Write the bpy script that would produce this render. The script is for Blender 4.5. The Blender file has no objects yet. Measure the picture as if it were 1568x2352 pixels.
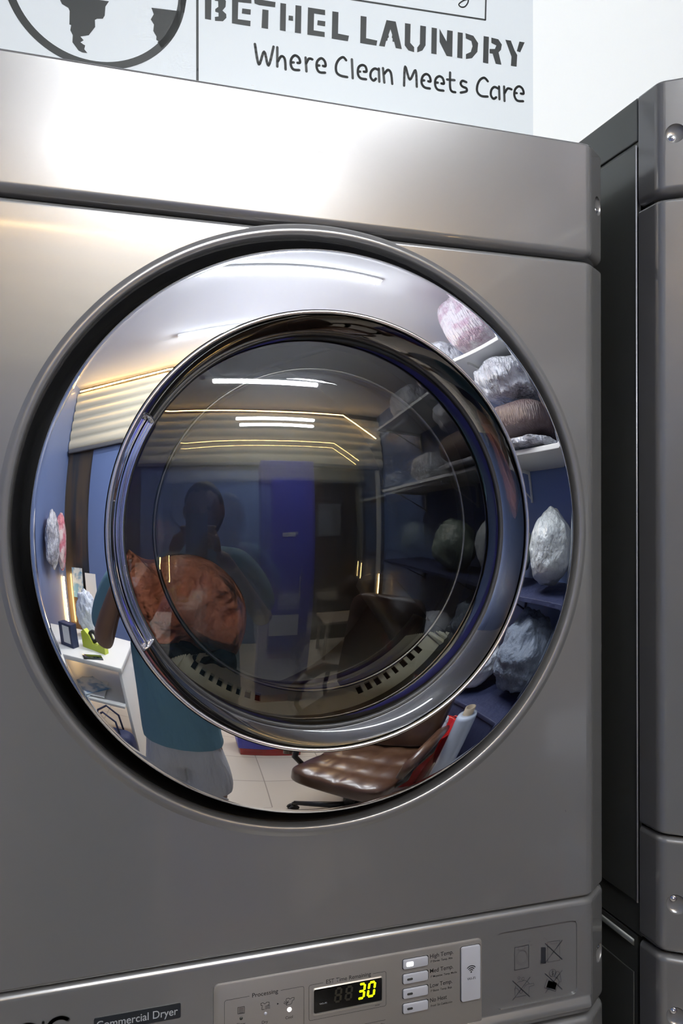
import bpy, bmesh, math, random
from mathutils import Vector, Matrix, noise
from mathutils.geometry import tessellate_polygon
PI = math.pi
sc = bpy.context.scene
COL = sc.collection
# ------------------------------------------------------------------ camera, world, exposure
DC, FPX, PSI, HOR = .77, 1850.0, math.radians(17.7), 1185.0     # distance to the front, focal px, yaw, horizon row
CAM = Vector((0, -DC, 1.5))
cd = bpy.data.cameras.new('camera'); cam = bpy.data.objects.new('camera', cd); COL.objects.link(cam)
cam.location = CAM; cam.rotation_euler = (PI/2 + math.atan((HOR-1176)/FPX), 0, -PSI)
cd.sensor_fit = 'VERTICAL'; cd.sensor_height = 36; cd.lens = 36*FPX/2352; cd.clip_start = .03
sc.camera = cam
w = bpy.data.worlds.new('world'); sc.world = w; w.use_nodes = True
w.node_tree.nodes['Background'].inputs[0].default_value = (.6, .65, .75, 1)
w.node_tree.nodes['Background'].inputs[1].default_value = .05
sc.view_settings.view_transform = 'Standard'; sc.view_settings.look = 'None'
sc.view_settings.exposure = 0.0; sc.view_settings.gamma = 1; sc.view_settings.use_curve_mapping = False
sc.cycles.max_bounces = 14; sc.cycles.glossy_bounces = 8; sc.cycles.transparent_max_bounces = 16
sc.cycles.sample_clamp_indirect = 6; sc.cycles.use_denoising = True
TUBE_E, NEAR_E, LED_E = 260.0, 205.0, 95.0

def ray(px, py):
    l = (px-784)/FPX; v = -(py-HOR)/FPX
    return Vector((l*math.cos(PSI)+math.sin(PSI), math.cos(PSI)-l*math.sin(PSI), v))
def pt(px, py, y0=0.0):                       # where a sight line meets the front plane y = y0
    d = ray(px, py); t = (y0-CAM.y)/d.y; p = CAM+d*t
    return (p.x, p.z)
WS = math.tan(math.radians(3.3)); WY = .737    # the back wall is 3.3 degrees off the machines: y = WY - WS x
def pw(px, py):                               # the same for the back wall: distance along it, height
    d = ray(px, py); t = (WY-WS*CAM.x-CAM.y)/(d.y+WS*d.x); p = CAM+d*t
    return (p.x/math.cos(math.radians(3.3)), p.z)

# ------------------------------------------------------------------ materials
def mat(name, col=(.5, .5, .5), rough=.5, metal=0., coat=0., coatr=.05, emit=None, es=0., bump=None, noisec=None, alpha=None, spec=.5, aniso=0):
    m = bpy.data.materials.new(name); m.use_nodes = True; nt = m.node_tree; b = nt.nodes['Principled BSDF']
    b.inputs['Base Color'].default_value = (*col, 1); b.inputs['Roughness'].default_value = rough
    b.inputs['Metallic'].default_value = metal; b.inputs['Coat Weight'].default_value = coat
    b.inputs['Coat Roughness'].default_value = coatr; b.inputs['Specular IOR Level'].default_value = spec
    b.inputs['Anisotropic'].default_value = aniso
    if emit: b.inputs['Emission Color'].default_value = (*emit, 1); b.inputs['Emission Strength'].default_value = es
    tc = nt.nodes.new('ShaderNodeTexCoord')
    if noisec:                                 # (scale, second colour, (lo,hi), detail, stretch)
        n = nt.nodes.new('ShaderNodeTexNoise'); n.inputs['Scale'].default_value = noisec[0]; n.inputs['Detail'].default_value = noisec[3]
        mp = nt.nodes.new('ShaderNodeMapping'); mp.inputs['Scale'].default_value = noisec[4]
        r = nt.nodes.new('ShaderNodeValToRGB'); r.color_ramp.elements[0].position = noisec[2][0]; r.color_ramp.elements[1].position = noisec[2][1]
        r.color_ramp.elements[0].color = (*col, 1); r.color_ramp.elements[1].color = (*noisec[1], 1)
        nt.links.new(tc.outputs['Object'], mp.inputs[0]); nt.links.new(mp.outputs[0], n.inputs['Vector'])
        nt.links.new(n.outputs[0], r.inputs[0]); nt.links.new(r.outputs[0], b.inputs['Base Color'])
    if bump:                                   # (scale, strength, distance, stretch)
        n = nt.nodes.new('ShaderNodeTexNoise'); n.inputs['Scale'].default_value = bump[0]; n.inputs['Detail'].default_value = bump[4] if len(bump) > 4 else 3
        mp = nt.nodes.new('ShaderNodeMapping'); mp.inputs['Scale'].default_value = bump[3]
        bp = nt.nodes.new('ShaderNodeBump'); bp.inputs['Strength'].default_value = bump[1]; bp.inputs['Distance'].default_value = bump[2]
        nt.links.new(tc.outputs['Object'], mp.inputs[0]); nt.links.new(mp.outputs[0], n.inputs['Vector'])
        nt.links.new(n.outputs[0], bp.inputs['Height']); nt.links.new(bp.outputs[0], b.inputs['Normal'])
        nt.links.new(bp.outputs[0], b.inputs['Coat Normal'])
    return m
def glass_mat(name, tint, gain, ior=1.5, rough=0.0):
    m = bpy.data.materials.new(name); m.use_nodes = True; nt = m.node_tree; nt.nodes.clear()
    o = nt.nodes.new('ShaderNodeOutputMaterial'); mx = nt.nodes.new('ShaderNodeMixShader')
    t = nt.nodes.new('ShaderNodeBsdfTransparent'); t.inputs[0].default_value = (*tint, 1)
    g = nt.nodes.new('ShaderNodeBsdfGlossy'); g.inputs['Roughness'].default_value = rough
    f = nt.nodes.new('ShaderNodeFresnel'); f.inputs[0].default_value = ior
    mu = nt.nodes.new('ShaderNodeMath'); mu.operation = 'MULTIPLY'; mu.inputs[1].default_value = gain; mu.use_clamp = True
    L = nt.links; L.new(f.outputs[0], mu.inputs[0]); L.new(mu.outputs[0], mx.inputs[0]); L.new(t.outputs[0], mx.inputs[1]); L.new(g.outputs[0], mx.inputs[2]); L.new(mx.outputs[0], o.inputs[0])
    return m
ONE = (1, 1, 1)
M = {}
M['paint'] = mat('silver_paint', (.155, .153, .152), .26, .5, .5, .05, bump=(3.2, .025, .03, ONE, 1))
M['paint_shaded'] = mat('shaded_silver_paint', (.10, .102, .095), .36, .6, .2, .1, bump=(60, .03, .002, ONE))  # sides get little light; that shade is put into this darker silver
M['paint_in'] = mat('recess_paint', (.20, .20, .20), .4, .6, .1)
M['chrome'] = mat('chrome', (.93, .93, .95), .012, 1, bump=(5, .05, .01, ONE, 1))
M['chrome_edge'] = mat('chrome_edge', (.9, .9, .92), .08, 1)
M['bead'] = mat('bead_chrome', (.95, .90, .85), .22, 1)
M['black'] = mat('black_rubber_and_shade', (.012, .012, .013), .45)
M['tub'] = mat('tub_grey', (.06, .06, .06), .4, .3)
M['drum'] = mat('drum_steel', (.22, .22, .21), .3, 1.)
M['cream'] = mat('cream_plastic', (.60, .61, .50), .45, noisec=(40, (.35, .36, .28), (.55, .8), 6, ONE))
M['glass'] = glass_mat('smoked_door_glass', (.78, .80, .80), 2.1, 1.55, .012)
M['glass2'] = glass_mat('inner_bowl_glass', (.90, .91, .91), 1.6, 1.5, .006)
M['plate'] = mat('brushed_plate', (.36, .335, .305), .38, .75, bump=(220, .04, .001, (1, 1, 1)))
M['button'] = mat('button_plastic', (.42, .42, .45), .35, .35, .2)
M['ink'] = mat('black_ink', (.012, .012, .013), .5)
M['inkp'] = mat('pictogram_ink', (.006, .007, .01), .5)
M['inks'] = mat('sign_ink', (.013, .017, .017), .5)
M['label'] = mat('label_black', (.008, .010, .013), .3)
M['labeltext'] = mat('label_text', (.26, .27, .28), .5)
M['display'] = mat('display_black', (.004, .004, .004), .08, spec=.3)
M['seg'] = mat('lit_segment', (.1, .1, 0), .5, emit=(.75, 1., .0), es=2.6)
M['segoff'] = mat('dark_segment', (.012, .010, .005), .5)
M['led_w'] = mat('white_indicator', (1, 1, 1), .5, emit=(1, .96, 1), es=4)
M['lampoff'] = mat('unlit_indicator', (.03, .03, .028), .2)
M['screw'] = mat('screw_steel', (.75, .75, .76), .18, 1)
M['white'] = mat('wall_white', (.84, .86, .845), .6, bump=(30, .05, .003, ONE))
M['ceil'] = mat('ceiling_white', (.85, .86, .88), .7)
M['sign'] = mat('sign_board', (.67, .715, .735), .35)
M['blue'] = mat('blue_wall', (.10, .145, .29), .45, coat=.2)
M['dblue'] = mat('deep_blue', (.07, .075, .44), .45, noisec=(1.5, (.12, .08, .36), (.45, .75), 2, (1, 1, .4)), bump=(9, .3, .02, (1, 1, .05)))
M['brown'] = mat('brown_wall', (.065, .045, .025), .2, coat=.4, noisec=(3, (.03, .028, .03), (.4, .6), 3, (3, 1, .3)))
M['shutter'] = mat('roller_shutter', (.62, .58, .46), .45, .2)
M['tile'] = mat('floor_tile', (.50, .44, .36), .3)
M['tube'] = mat('tube_glow', ONE, .5, emit=(.93, .97, 1.0), es=TUBE_E)
M['tube_near'] = mat('near_tube_glow', ONE, .5, emit=(.93, .97, 1.0), es=NEAR_E)
M['gold'] = mat('led_strip_glow', (1, .8, .4), .5, emit=(1, .62, .22), es=LED_E)
M['batten'] = mat('lamp_housing', (.85, .85, .85), .4)
M['skin'] = mat('skin', (.16, .085, .055), .5)
M['hair'] = mat('hair', (.01, .009, .008), .7)
M['teal'] = mat('teal_cotton', (.09, .19, .25), .85, bump=(14, .6, .03, (1, 1, .4)))
M['greyc'] = mat('grey_cotton', (.38, .39, .41), .85, bump=(24, .7, .03, (1, 1, .25)))
M['leather'] = mat('brown_leather', (.065, .030, .017), .28, coat=.3, noisec=(7, (.11, .058, .03), (.45, .75), 3, ONE))
M['dplastic'] = mat('black_plastic', (.012, .012, .013), .35)
M['orange'] = mat('orange_cloth', (.80, .30, .18), .8, bump=(9, 1.0, .09, ONE, 5), noisec=(7, (.62, .20, .11), (.35, .65), 4, ONE))
M['dcloth'] = mat('dark_cloth', (.012, .014, .02), .8, bump=(30, .8, .02, ONE))
M['shelfw'] = mat('shelf_board', (.6, .6, .58), .45)
M['wrapw'] = mat('clear_wrap_on_white', (.62, .58, .64), .12, .1, 1, .03, noisec=(6, (.38, .26, .34), (.45, .62), 6, (1, 1, 3)), bump=(16, 1, .03, (3, 3, 1), 5))
M['wrapc'] = mat('crumpled_clear_plastic', (.72, .74, .80), .1, .3, 1, .03, noisec=(9, (.30, .30, .34), (.4, .65), 5, ONE), bump=(18, 1, .04, (2, 2, 1), 5))
M['brownc'] = mat('brown_blanket', (.07, .035, .035), .5, coat=.6, coatr=.08, bump=(22, .8, .03, (4, 4, 1), 4))
M['greyb'] = mat('pale_bag', (.42, .45, .46), .3, coat=.6, bump=(9, 1, .05, ONE, 4))
M['greenb'] = mat('green_grey_bag', (.20, .24, .20), .3, coat=.6, bump=(9, 1, .05, ONE, 4))
M['darkb'] = mat('grey_garments', (.12, .15, .20), .7, bump=(14, 1, .04, ONE, 4))
M['whiteb'] = mat('white_linen', (.60, .64, .72), .5, coat=.4, bump=(9, 1, .05, ONE, 4))
M['navy'] = mat('navy_fabric', (.012, .018, .06), .7, bump=(10, .5, .03, ONE))
M['red'] = mat('red_plastic', (.38, .012, .012), .2, coat=.5)
M['film'] = mat('film_roll', (.42, .48, .58), .18, coat=.8, bump=(14, .4, .01, (1, 1, .3)))
M['card'] = mat('cardboard', (.32, .26, .19), .7)
M['lime'] = mat('lime_plastic', (.50, .58, .06), .35)
M['navyb'] = mat('navy_carton', (.02, .03, .08), .4)
M['paper'] = mat('paper', (.72, .72, .70), .7)
M['print'] = mat('printed_paper', (.55, .62, .66), .5, noisec=(12, (.10, .25, .45), (.45, .6), 2, ONE))
M['fuchsia'] = mat('pink_plastic', (.6, .05, .2), .4)
M['pinkw'] = mat('pink_packet', (.50, .16, .20), .2, coat=.8, noisec=(9, (.6, .5, .5), (.45, .6), 4, ONE), bump=(12, 1, .03, ONE, 4))
M['desk'] = mat('desk_white', (.75, .75, .72), .35)
M['screen'] = mat('phone_glass', (.006, .012, .008), .05, coat=1)
# brick-patterned floor tiles
nt = M['tile'].node_tree; b = nt.nodes['Principled BSDF']; bt = nt.nodes.new('ShaderNodeTexBrick'); tc = nt.nodes.new('ShaderNodeTexCoord')
bt.offset = 0; bt.inputs['Scale'].default_value = 1; bt.inputs['Brick Width'].default_value = .4; bt.inputs['Row Height'].default_value = .4; bt.inputs['Mortar Size'].default_value = .003
for i, c in enumerate(((.52, .46, .38), (.48, .42, .34), (.25, .21, .17))): bt.inputs[i+1].default_value = (*c, 1)
nt.links.new(tc.outputs['Object'], bt.inputs['Vector']); nt.links.new(bt.outputs[0], b.inputs['Base Color'])

# ------------------------------------------------------------------ helpers
def link(name, me, m=None, parent=None, smooth=True, wn=False):
    o = bpy.data.objects.new(name, me); COL.objects.link(o)
    if m is not None and not me.materials: me.materials.append(m if not isinstance(m, str) else M[m])
    if smooth and len(me.polygons): me.polygons.foreach_set('use_smooth', [True]*len(me.polygons))
    if parent: o.parent = parent
    if wn:
        md = o.modifiers.new('w', 'WEIGHTED_NORMAL'); md.weight = 100; md.keep_sharp = True
    return o
def bmobj(name, bm, m, parent=None, smooth=True, sharp=None, wn=False):
    bmesh.ops.recalc_face_normals(bm, faces=bm.faces)
    me = bpy.data.meshes.new(name); bm.to_mesh(me); bm.free()
    o = link(name, me, m, parent, smooth, wn)
    if sharp: me.set_sharp_from_angle(angle=math.radians(sharp))
    return o
def tag(o, label=None, cat=None, group=None, kind=None):
    if label: o['label'] = label
    if cat: o['category'] = cat
    if group: o['group'] = group
    if kind: o['kind'] = kind
    return o
def empty(name, loc, label, cat, group=None, rz=0):
    o = bpy.data.objects.new(name, None); COL.objects.link(o); o.location = loc; o.rotation_euler = (0, 0, rz); o.empty_display_size = .05
    return tag(o, label, cat, group)
def box(bm, c, s, bev=0, rot=None, seg=2):
    r = bmesh.ops.create_cube(bm, size=1); vs = r['verts']
    for v in vs: v.co = Vector((v.co.x*s[0], v.co.y*s[1], v.co.z*s[2]))
    if bev:
        es = list({e for v in vs for e in v.link_edges})
        rr = bmesh.ops.bevel(bm, geom=es, offset=bev, segments=seg, affect='EDGES', profile=.5)
        vs = list({v for f in rr['faces'] for v in f.verts} | {v for v in vs if v.is_valid})
    mt = Matrix.Translation(Vector(c)) @ (rot if rot else Matrix.Identity(4))
    bmesh.ops.transform(bm, matrix=mt, verts=vs)
    return bm
def tube(bm, pts, r, n=12, cap=True):
    pts = [Vector(p) for p in pts]; rs = r if isinstance(r, (list, tuple)) else [r]*len(pts); rings = []
    up = None
    for i, p in enumerate(pts):
        d = (pts[min(i+1, len(pts)-1)]-pts[max(i-1, 0)]).normalized()
        if up is None: up = d.orthogonal().normalized()
        else: up = (up-d*up.dot(d)).normalized()
        s = d.cross(up)
        rings.append([bm.verts.new(p+(up*math.cos(2*PI*k/n)+s*math.sin(2*PI*k/n))*rs[i]) for k in range(n)])
    for a, b in zip(rings, rings[1:]):
        for k in range(n): bm.faces.new((a[k], a[(k+1) % n], b[(k+1) % n], b[k]))
    if cap: bm.faces.new(rings[0][::-1]); bm.faces.new(rings[-1])
    return bm
def lathe(bm, prof, c=(0, 0, 0), axis='Y', n=64, a0=0, a1=2*PI, close=False):
    full = abs(a1-a0-2*PI) < 1e-6; rings = []
    cnt = n if full else n+1
    for r, h in prof:
        if r < 1e-7:
            v = bm.verts.new((c[0], c[1]+h, c[2]) if axis == 'Y' else (c[0], c[1], c[2]+h)); rings.append([v]*cnt); continue
        ring = []
        for k in range(cnt):
            a = a0+(a1-a0)*k/n
            ring.append(bm.verts.new((c[0]+r*math.cos(a), c[1]+h, c[2]+r*math.sin(a)) if axis == 'Y' else (c[0]+r*math.cos(a), c[1]+r*math.sin(a), c[2]+h)))
        rings.append(ring)
    pr = list(zip(rings, rings[1:]))
    if close: pr.append((rings[-1], rings[0]))
    for a, b in pr:
        for k in range(n):
            k2 = (k+1) % n if full else k+1
            vs = []
            for v in (a[k], a[k2], b[k2], b[k]):
                if v not in vs: vs.append(v)
            if len(vs) > 2: bm.faces.new(vs)
    if not full and close:
        bm.faces.new([r[0] for r in rings]); bm.faces.new([r[-1] for r in rings][::-1])
    return bm
def rrect(x0, x1, z0, z1, r, n=5):
    out = []
    for cx, cz, a in ((x1-r, z1-r, 0), (x0+r, z1-r, 90), (x0+r, z0+r, 180), (x1-r, z0+r, 270)):
        for k in range(n+1):
            t = math.radians(a+90*k/n); out.append((cx+r*math.cos(t), cz+r*math.sin(t)))
    return out
def slab(bm, poly, y0, y1, bev=0):              # closed prism over an x-z outline, front at y0, with an optional front bevel
    cx = sum(p[0] for p in poly)/len(poly); cz = sum(p[1] for p in poly)/len(poly)
    hx = max(abs(p[0]-cx) for p in poly); hz = max(abs(p[1]-cz) for p in poly)
    lv = [(y1, 0), (y0+bev, 0)] + ([(y0+bev*.3, bev*.3), (y0, bev)] if bev else [])
    rings = []
    for y, ins in lv:
        rings.append([bm.verts.new((cx+(p[0]-cx)*(hx-ins)/hx, y, cz+(p[1]-cz)*(hz-ins)/hz)) for p in poly])
    n = len(poly)
    for a, b in zip(rings, rings[1:]):
        for k in range(n): bm.faces.new((a[k], a[(k+1) % n], b[(k+1) % n], b[k]))
    bm.faces.new(rings[0]); bm.faces.new(rings[-1][::-1])
    return bm
def stroke(bm, pts, w, y, th, closed=False, n=8):
    """flat ink stroke of width w on the plane y"""
    if closed: pts = list(pts)+[pts[0]]
    for a, b in zip(pts, pts[1:]):
        d = Vector((b[0]-a[0], b[1]-a[1]));
        if d.length < 1e-7: continue
        s = Vector((-d.y, d.x)).normalized()*w/2
        q = [(a[0]+s.x, a[1]+s.y), (a[0]-s.x, a[1]-s.y), (b[0]-s.x, b[1]-s.y), (b[0]+s.x, b[1]+s.y)]
        bm.faces.new([bm.verts.new((p[0], y-th, p[1])) for p in q])
    for a in pts:
        bm.faces.new([bm.verts.new((a[0]+w/2*math.cos(2*PI*k/n), y-th, a[1]+w/2*math.sin(2*PI*k/n))) for k in range(n)])
def smooth_line(p, k=6):
    if len(p) < 3: return list(p)
    q = [p[0]]+list(p)+[p[-1]]; out = []
    for i in range(1, len(q)-2):
        for j in range(k):
            t = j/k; out.append(tuple(.5*((2*q[i][a])+(-q[i-1][a]+q[i+1][a])*t+(2*q[i-1][a]-5*q[i][a]+4*q[i+1][a]-q[i+2][a])*t*t+(-q[i-1][a]+3*q[i][a]-3*q[i+1][a]+q[i+2][a])*t**3) for a in (0, 1)))
    return out+[p[-1]]
def text_mesh(body):
    cu = bpy.data.curves.new('t', 'FONT'); cu.body = body; cu.size = 1; cu.offset = .005
    o = bpy.data.objects.new('t', cu); COL.objects.link(o); bpy.context.view_layer.update()
    me = bpy.data.meshes.new_from_object(o.evaluated_get(bpy.context.evaluated_depsgraph_get()))
    bpy.data.objects.remove(o); bpy.data.curves.remove(cu)
    return me
def text(name, body, p0, p1, h, m, parent, y, th=.0002, capref=.70, bold=0):
    """lettering between two baseline points (x, z) with cap height h, standing on plane y"""
    me = text_mesh(body); xs = [v.co.x for v in me.vertices]; x0, x1 = min(xs), max(xs)
    u = Vector((p1[0]-p0[0], p1[1]-p0[1])); L = u.length; u /= L
    for v in me.vertices:
        a = (v.co.x-x0)/(x1-x0)*L; b_ = v.co.y/capref*h
        v.co = Vector((p0[0]+u.x*a-u.y*b_*0, y-th, p0[1]+u.y*a+b_))
    me.materials.append(M[m]); return link(name, me, None, parent, smooth=False)
def eval_mesh(o):
    bpy.context.view_layer.update()
    me = bpy.data.meshes.new_from_object(o.evaluated_get(bpy.context.evaluated_depsgraph_get()))
    return me
def boolcut(o, cutters):
    bpy.context.view_layer.update()
    for c in cutters:
        c.matrix_world = o.matrix_world.copy()
        md = o.modifiers.new('b', 'BOOLEAN'); md.object = c; md.operation = 'DIFFERENCE'; md.solver = 'EXACT'
    me = eval_mesh(o); o.modifiers.clear(); old = o.data; o.data = me; bpy.data.meshes.remove(old)
    for c in cutters: bpy.data.objects.remove(c)
def skin(points, edges, sub=2, root=0):
    me = bpy.data.meshes.new('s'); me.from_pydata([p[:3] for p in points], edges, []); o = bpy.data.objects.new('s', me); COL.objects.link(o)
    md = o.modifiers.new('s', 'SKIN'); md.use_smooth_shade = True; md.branch_smoothing = .3
    if not me.skin_vertices: me.skin_vertices.new() if hasattr(me.skin_vertices, 'new') else None
    lay = me.skin_vertices[0].data
    for i, p in enumerate(points):
        r = p[3] if isinstance(p[3], (tuple, list)) else (p[3], p[3]); lay[i].radius = r; lay[i].use_root = (i == root)
    s = o.modifiers.new('d', 'SUBSURF'); s.levels = sub; s.render_levels = sub
    m2 = eval_mesh(o); bpy.data.objects.remove(o); bpy.data.meshes.remove(me); return m2
def remesh(meshes, vox, sm=6):
    bm = bmesh.new()
    for m_ in meshes: bm.from_mesh(m_)
    me = bpy.data.meshes.new('r'); bm.to_mesh(me); bm.free(); o = bpy.data.objects.new('r', me); COL.objects.link(o)
    md = o.modifiers.new('r', 'REMESH'); md.mode = 'VOXEL'; md.voxel_size = vox
    if sm: s = o.modifiers.new('s', 'SMOOTH'); s.factor = .5; s.iterations = sm
    m2 = eval_mesh(o); bpy.data.objects.remove(o); m2.materials.clear(); return m2
def cutoff(me, z):                             # a straight hem
    bm = bmesh.new(); bm.from_mesh(me)
    bmesh.ops.bisect_plane(bm, geom=bm.verts[:]+bm.edges[:]+bm.faces[:], plane_co=(0, 0, z), plane_no=(0, 0, 1), clear_inner=True)
    bm.to_mesh(me); bm.free(); return me
def copy_tree(o, parent=None):
    c = o.copy(); COL.objects.link(c); c.parent = parent
    for k in ('label', 'category', 'group'):
        if parent is not None and k in c.keys() and k != 'label': del c[k]
    for ch in [x for x in o.children]: copy_tree(ch, c)
    return c
def struct(o): o['kind'] = 'structure'; return o

# ------------------------------------------------------------------ the room
CX, CZ = .228, 1.486                 # centre of the dryer's door
CEILZ, XL, XR, YF = 2.97, -1.45, 2.08, -3.46
bm = bmesh.new(); box(bm, (.3, -1.35, -.03), (3.9, 4.8, .06)); struct(bmobj('floor', bm, 'tile', smooth=False))
bm = bmesh.new(); box(bm, (.3, -1.35, CEILZ+.03), (3.9, 4.8, .06)); struct(bmobj('ceiling', bm, 'ceil', smooth=False))
bm = bmesh.new(); box(bm, (XL-.03, -1.35, CEILZ/2), (.06, 4.7, CEILZ)); struct(bmobj('wall_left', bm, 'blue', smooth=False))
bm = bmesh.new(); box(bm, (XR+.03, -1.35, CEILZ/2), (.06, 4.7, CEILZ)); struct(bmobj('wall_right', bm, 'blue', smooth=False))
bm = bmesh.new(); box(bm, (.3, YF-.05, CEILZ/2), (3.7, .06, CEILZ)); struct(bmobj('wall_front', bm, 'brown', smooth=False))
bm = bmesh.new(); box(bm, (0, .03, 0), (4.2, .06, CEILZ)); o = struct(bmobj('wall_back', bm, 'white', smooth=False))
o.location = (.25, WY-WS*.25, CEILZ/2); o.rotation_euler = (0, 0, -math.radians(3.3))
bm = bmesh.new(); box(bm, (-.32, YF-.005, 1.1), (1.5, .03, 2.2)); struct(bmobj('trim_1', bm, 'blue', smooth=False))
bm = bmesh.new(); box(bm, (1.2, YF-.01, 1.1), (.9, .04, 2.16), .004)
dr = struct(bmobj('door_1', bm, 'brown', smooth=False))
bm = bmesh.new(); tube(bm, [(.86, YF+.05, .8), (.86, YF+.05, 1.3)], .012); bmobj('door_handle', bm, 'chrome_edge', dr)
# roller shutter housing above the shop front, lit by the led strip
sh = empty('roller_shutter', (.3, YF, 2.2), 'gold-lit corrugated roller shutter above the shop front, facing the machines', 'roller shutter')
bm = bmesh.new(); z = 2.24; prof = []
while z < 2.88:
    for k in range(7):
        t = k/7; prof.append((z+.11*t, .03*math.sin(PI*t)**.6))
    z += .11
rows = [[bm.verts.new((x, YF+.03+dy, zz)) for x in (XL+.01, XR-.02)] for zz, dy in prof]
for a, b_ in zip(rows, rows[1:]): bm.faces.new((a[0], a[1], b_[1], b_[0]))
o = bmobj('slat_curtain', bm, 'shutter'); o.parent = sh; o.matrix_parent_inverse = Matrix.Translation((-.3, -YF, -2.2))
bm = bmesh.new(); box(bm, (.3, YF+.045, 2.225), (3.45, .06, .04), .004)
o = bmobj('bottom_rail', bm, 'paint_in'); o.parent = sh; o.matrix_parent_inverse = Matrix.Translation((-.3, -YF, -2.2))
def ledstrip(pts, label):
    bm = bmesh.new(); tube(bm, pts, .006, 6); return tag(bmobj('led_strip', bm, 'gold'), label, 'light strip')
ledstrip([(XL+.05, YF+.08, 2.90), (-.6, YF+.09, 2.905), (.5, YF+.09, 2.895), (1.5, YF+.10, 2.90), (1.97, YF+.09, 2.62)], 'long warm light strip along the top of the roller shutter')
ledstrip([(XL+.02, YF+.12, .45), (XL+.02, YF+.12, .98)], 'upright warm light strip at the left end of the shop front')
ledstrip([(1.97, YF+.07, .45), (1.97, YF+.07, .85)], 'upright warm light strip on the post at the right end of the shop front')
bm = bmesh.new(); box(bm, (1.97, YF+.02, 1.1), (.05, .06, 2.2), .004); struct(bmobj('trim_2', bm, 'shutter', smooth=False))
# ceiling lamp
lamp = empty('ceiling_lamp', (.43, -2.6, CEILZ), 'long white tube lamp on the ceiling, mirrored bright in the door glass', 'ceiling lamp')
bm = bmesh.new(); box(bm, (0, 0, -.012), (1.22, .06, .022), .003); bmobj('lamp_housing', bm, 'batten', lamp)
bm = bmesh.new(); box(bm, (0, 0, -.042), (1.08, .050, .036), .016, seg=4); bmobj('lamp_tube', bm, 'tube', lamp)
lamp = empty('ceiling_lamp', (.50, -1.48, CEILZ), 'white tube lamp on the ceiling nearest the machines', 'ceiling lamp')
bm = bmesh.new(); box(bm, (0, 0, -.012), (1.22, .06, .022), .003); bmobj('lamp_housing', bm, 'batten', lamp)
bm = bmesh.new(); box(bm, (0, 0, -.042), (1.18, .050, .036), .016, seg=4); bmobj('lamp_tube', bm, 'tube_near', lamp)

# ------------------------------------------------------------------ laundry machine pieces
HW, FLATX = .343, .3085               # half width; x where the flat front ends
def outline(hw=HW, back=.061, flat=FLATX, ch=.026):
    """right half then left half of the plan: y is 0 at the front, grows backwards"""
    def arc(c0, c1, c2, n=5):       # quadratic fillet
        return [tuple((1-t)**2*c0[i]+2*t*(1-t)*c1[i]+t*t*c2[i] for i in (0, 1)) for t in [k/n for k in range(n+1)]]
    a = Vector((flat, 0)); b = Vector((hw, ch)); d = (b-a).normalized()
    f1 = arc((flat-.006, 0), (flat, 0), tuple(a+d*.007)); f2 = arc(tuple(b-d*.007), (hw, ch), (hw, ch+.008))
    R = f1+f2+[(hw, back)]
    return R+[(-x, y) for x, y in reversed(R)]
def loft(bm, levels, z0=0, skipfront=None, **kw):
    """levels: (z, inset). returns rings"""
    pl = outline(**kw); hw = HW; rings = []
    for z, ins in levels:
        rings.append([bm.verts.new((x*(hw-max(ins, 0))/hw, y+(ins if ins > 0 else ins*(1 if abs(x) < FLATX else 0)) if y < .06 else y, z)) for x, y in pl])
    n = len(pl)
    for i, (a, b) in enumerate(zip(rings, rings[1:])):
        for k in range(n):
            if skipfront == i and k in (n-1, n//2-1): continue
            bm.faces.new((a[k], a[(k+1) % n], b[(k+1) % n], b[k]))
    bm.faces.new(rings[0]); bm.faces.new(rings[-1][::-1])
    return rings
def edge_round(z, r, sgn, n=6):
    out = []
    for k in range(n+1):
        t = k/n*PI/2
        out.append((z+sgn*r*(1-math.cos(t)), r*(1-math.sin(t))))
    return out
def ellipsoid(c, s, rot=None, seg=32):
    bm = bmesh.new(); bmesh.ops.create_uvsphere(bm, u_segments=seg, v_segments=seg//2, radius=1)
    mt = Matrix.Translation(Vector(c)) @ (rot or Matrix.Identity(4)) @ Matrix.Diagonal((*s, 1))
    bmesh.ops.transform(bm, matrix=mt, verts=bm.verts)
    me = bpy.data.meshes.new('cut'); bm.to_mesh(me); bm.free(); o = bpy.data.objects.new('cut', me); COL.objects.link(o); return o
def chamfer_pt(side, s):                  # point on the chamfer, s=0 at the front flat, 1 at the side
    return (side*(FLATX+(HW-FLATX)*s), .026*s)
def screw(parent, side, z, s=.70):
    x, y = chamfer_pt(side, s); n = Vector((side*.602, -.799, 0)); R = n.to_track_quat('Z', 'Y').to_matrix().to_4x4()
    bm = bmesh.new(); lathe(bm, [(0, .0026), (.0012, .0026), (.0013, .0018), (.0022, .0019), (.0036, .0012), (.0042, 0), (.0042, -.004), (0, -.004)], axis='Z', n=20)
    bmesh.ops.transform(bm, matrix=Matrix.Translation(Vector((x, y, z))-n*.0035) @ R, verts=bm.verts)
    return bmobj('screw', bm, 'screw', parent)
def dimple(side, z, s=.62, dz=.004):
    x, y = chamfer_pt(side, s); n = Vector((side*.602, -.799, 0)); R = n.to_track_quat('Z', 'Y').to_matrix().to_4x4()
    return ellipsoid(Vector((x, y, z+dz))+n*.0005, (.0108, .0108, .0048), R)
RT0, RT1, RR0, RR1, RH0 = math.radians(7.5), math.radians(13), .2115, .270, .033
def ring_h(r):
    k = (RT1-RT0)/(RR1-RR0); t = RT0+k*(r-RR0); return -(RH0+(math.log(math.cos(t))-math.log(math.cos(RT0)))/k)

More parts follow.
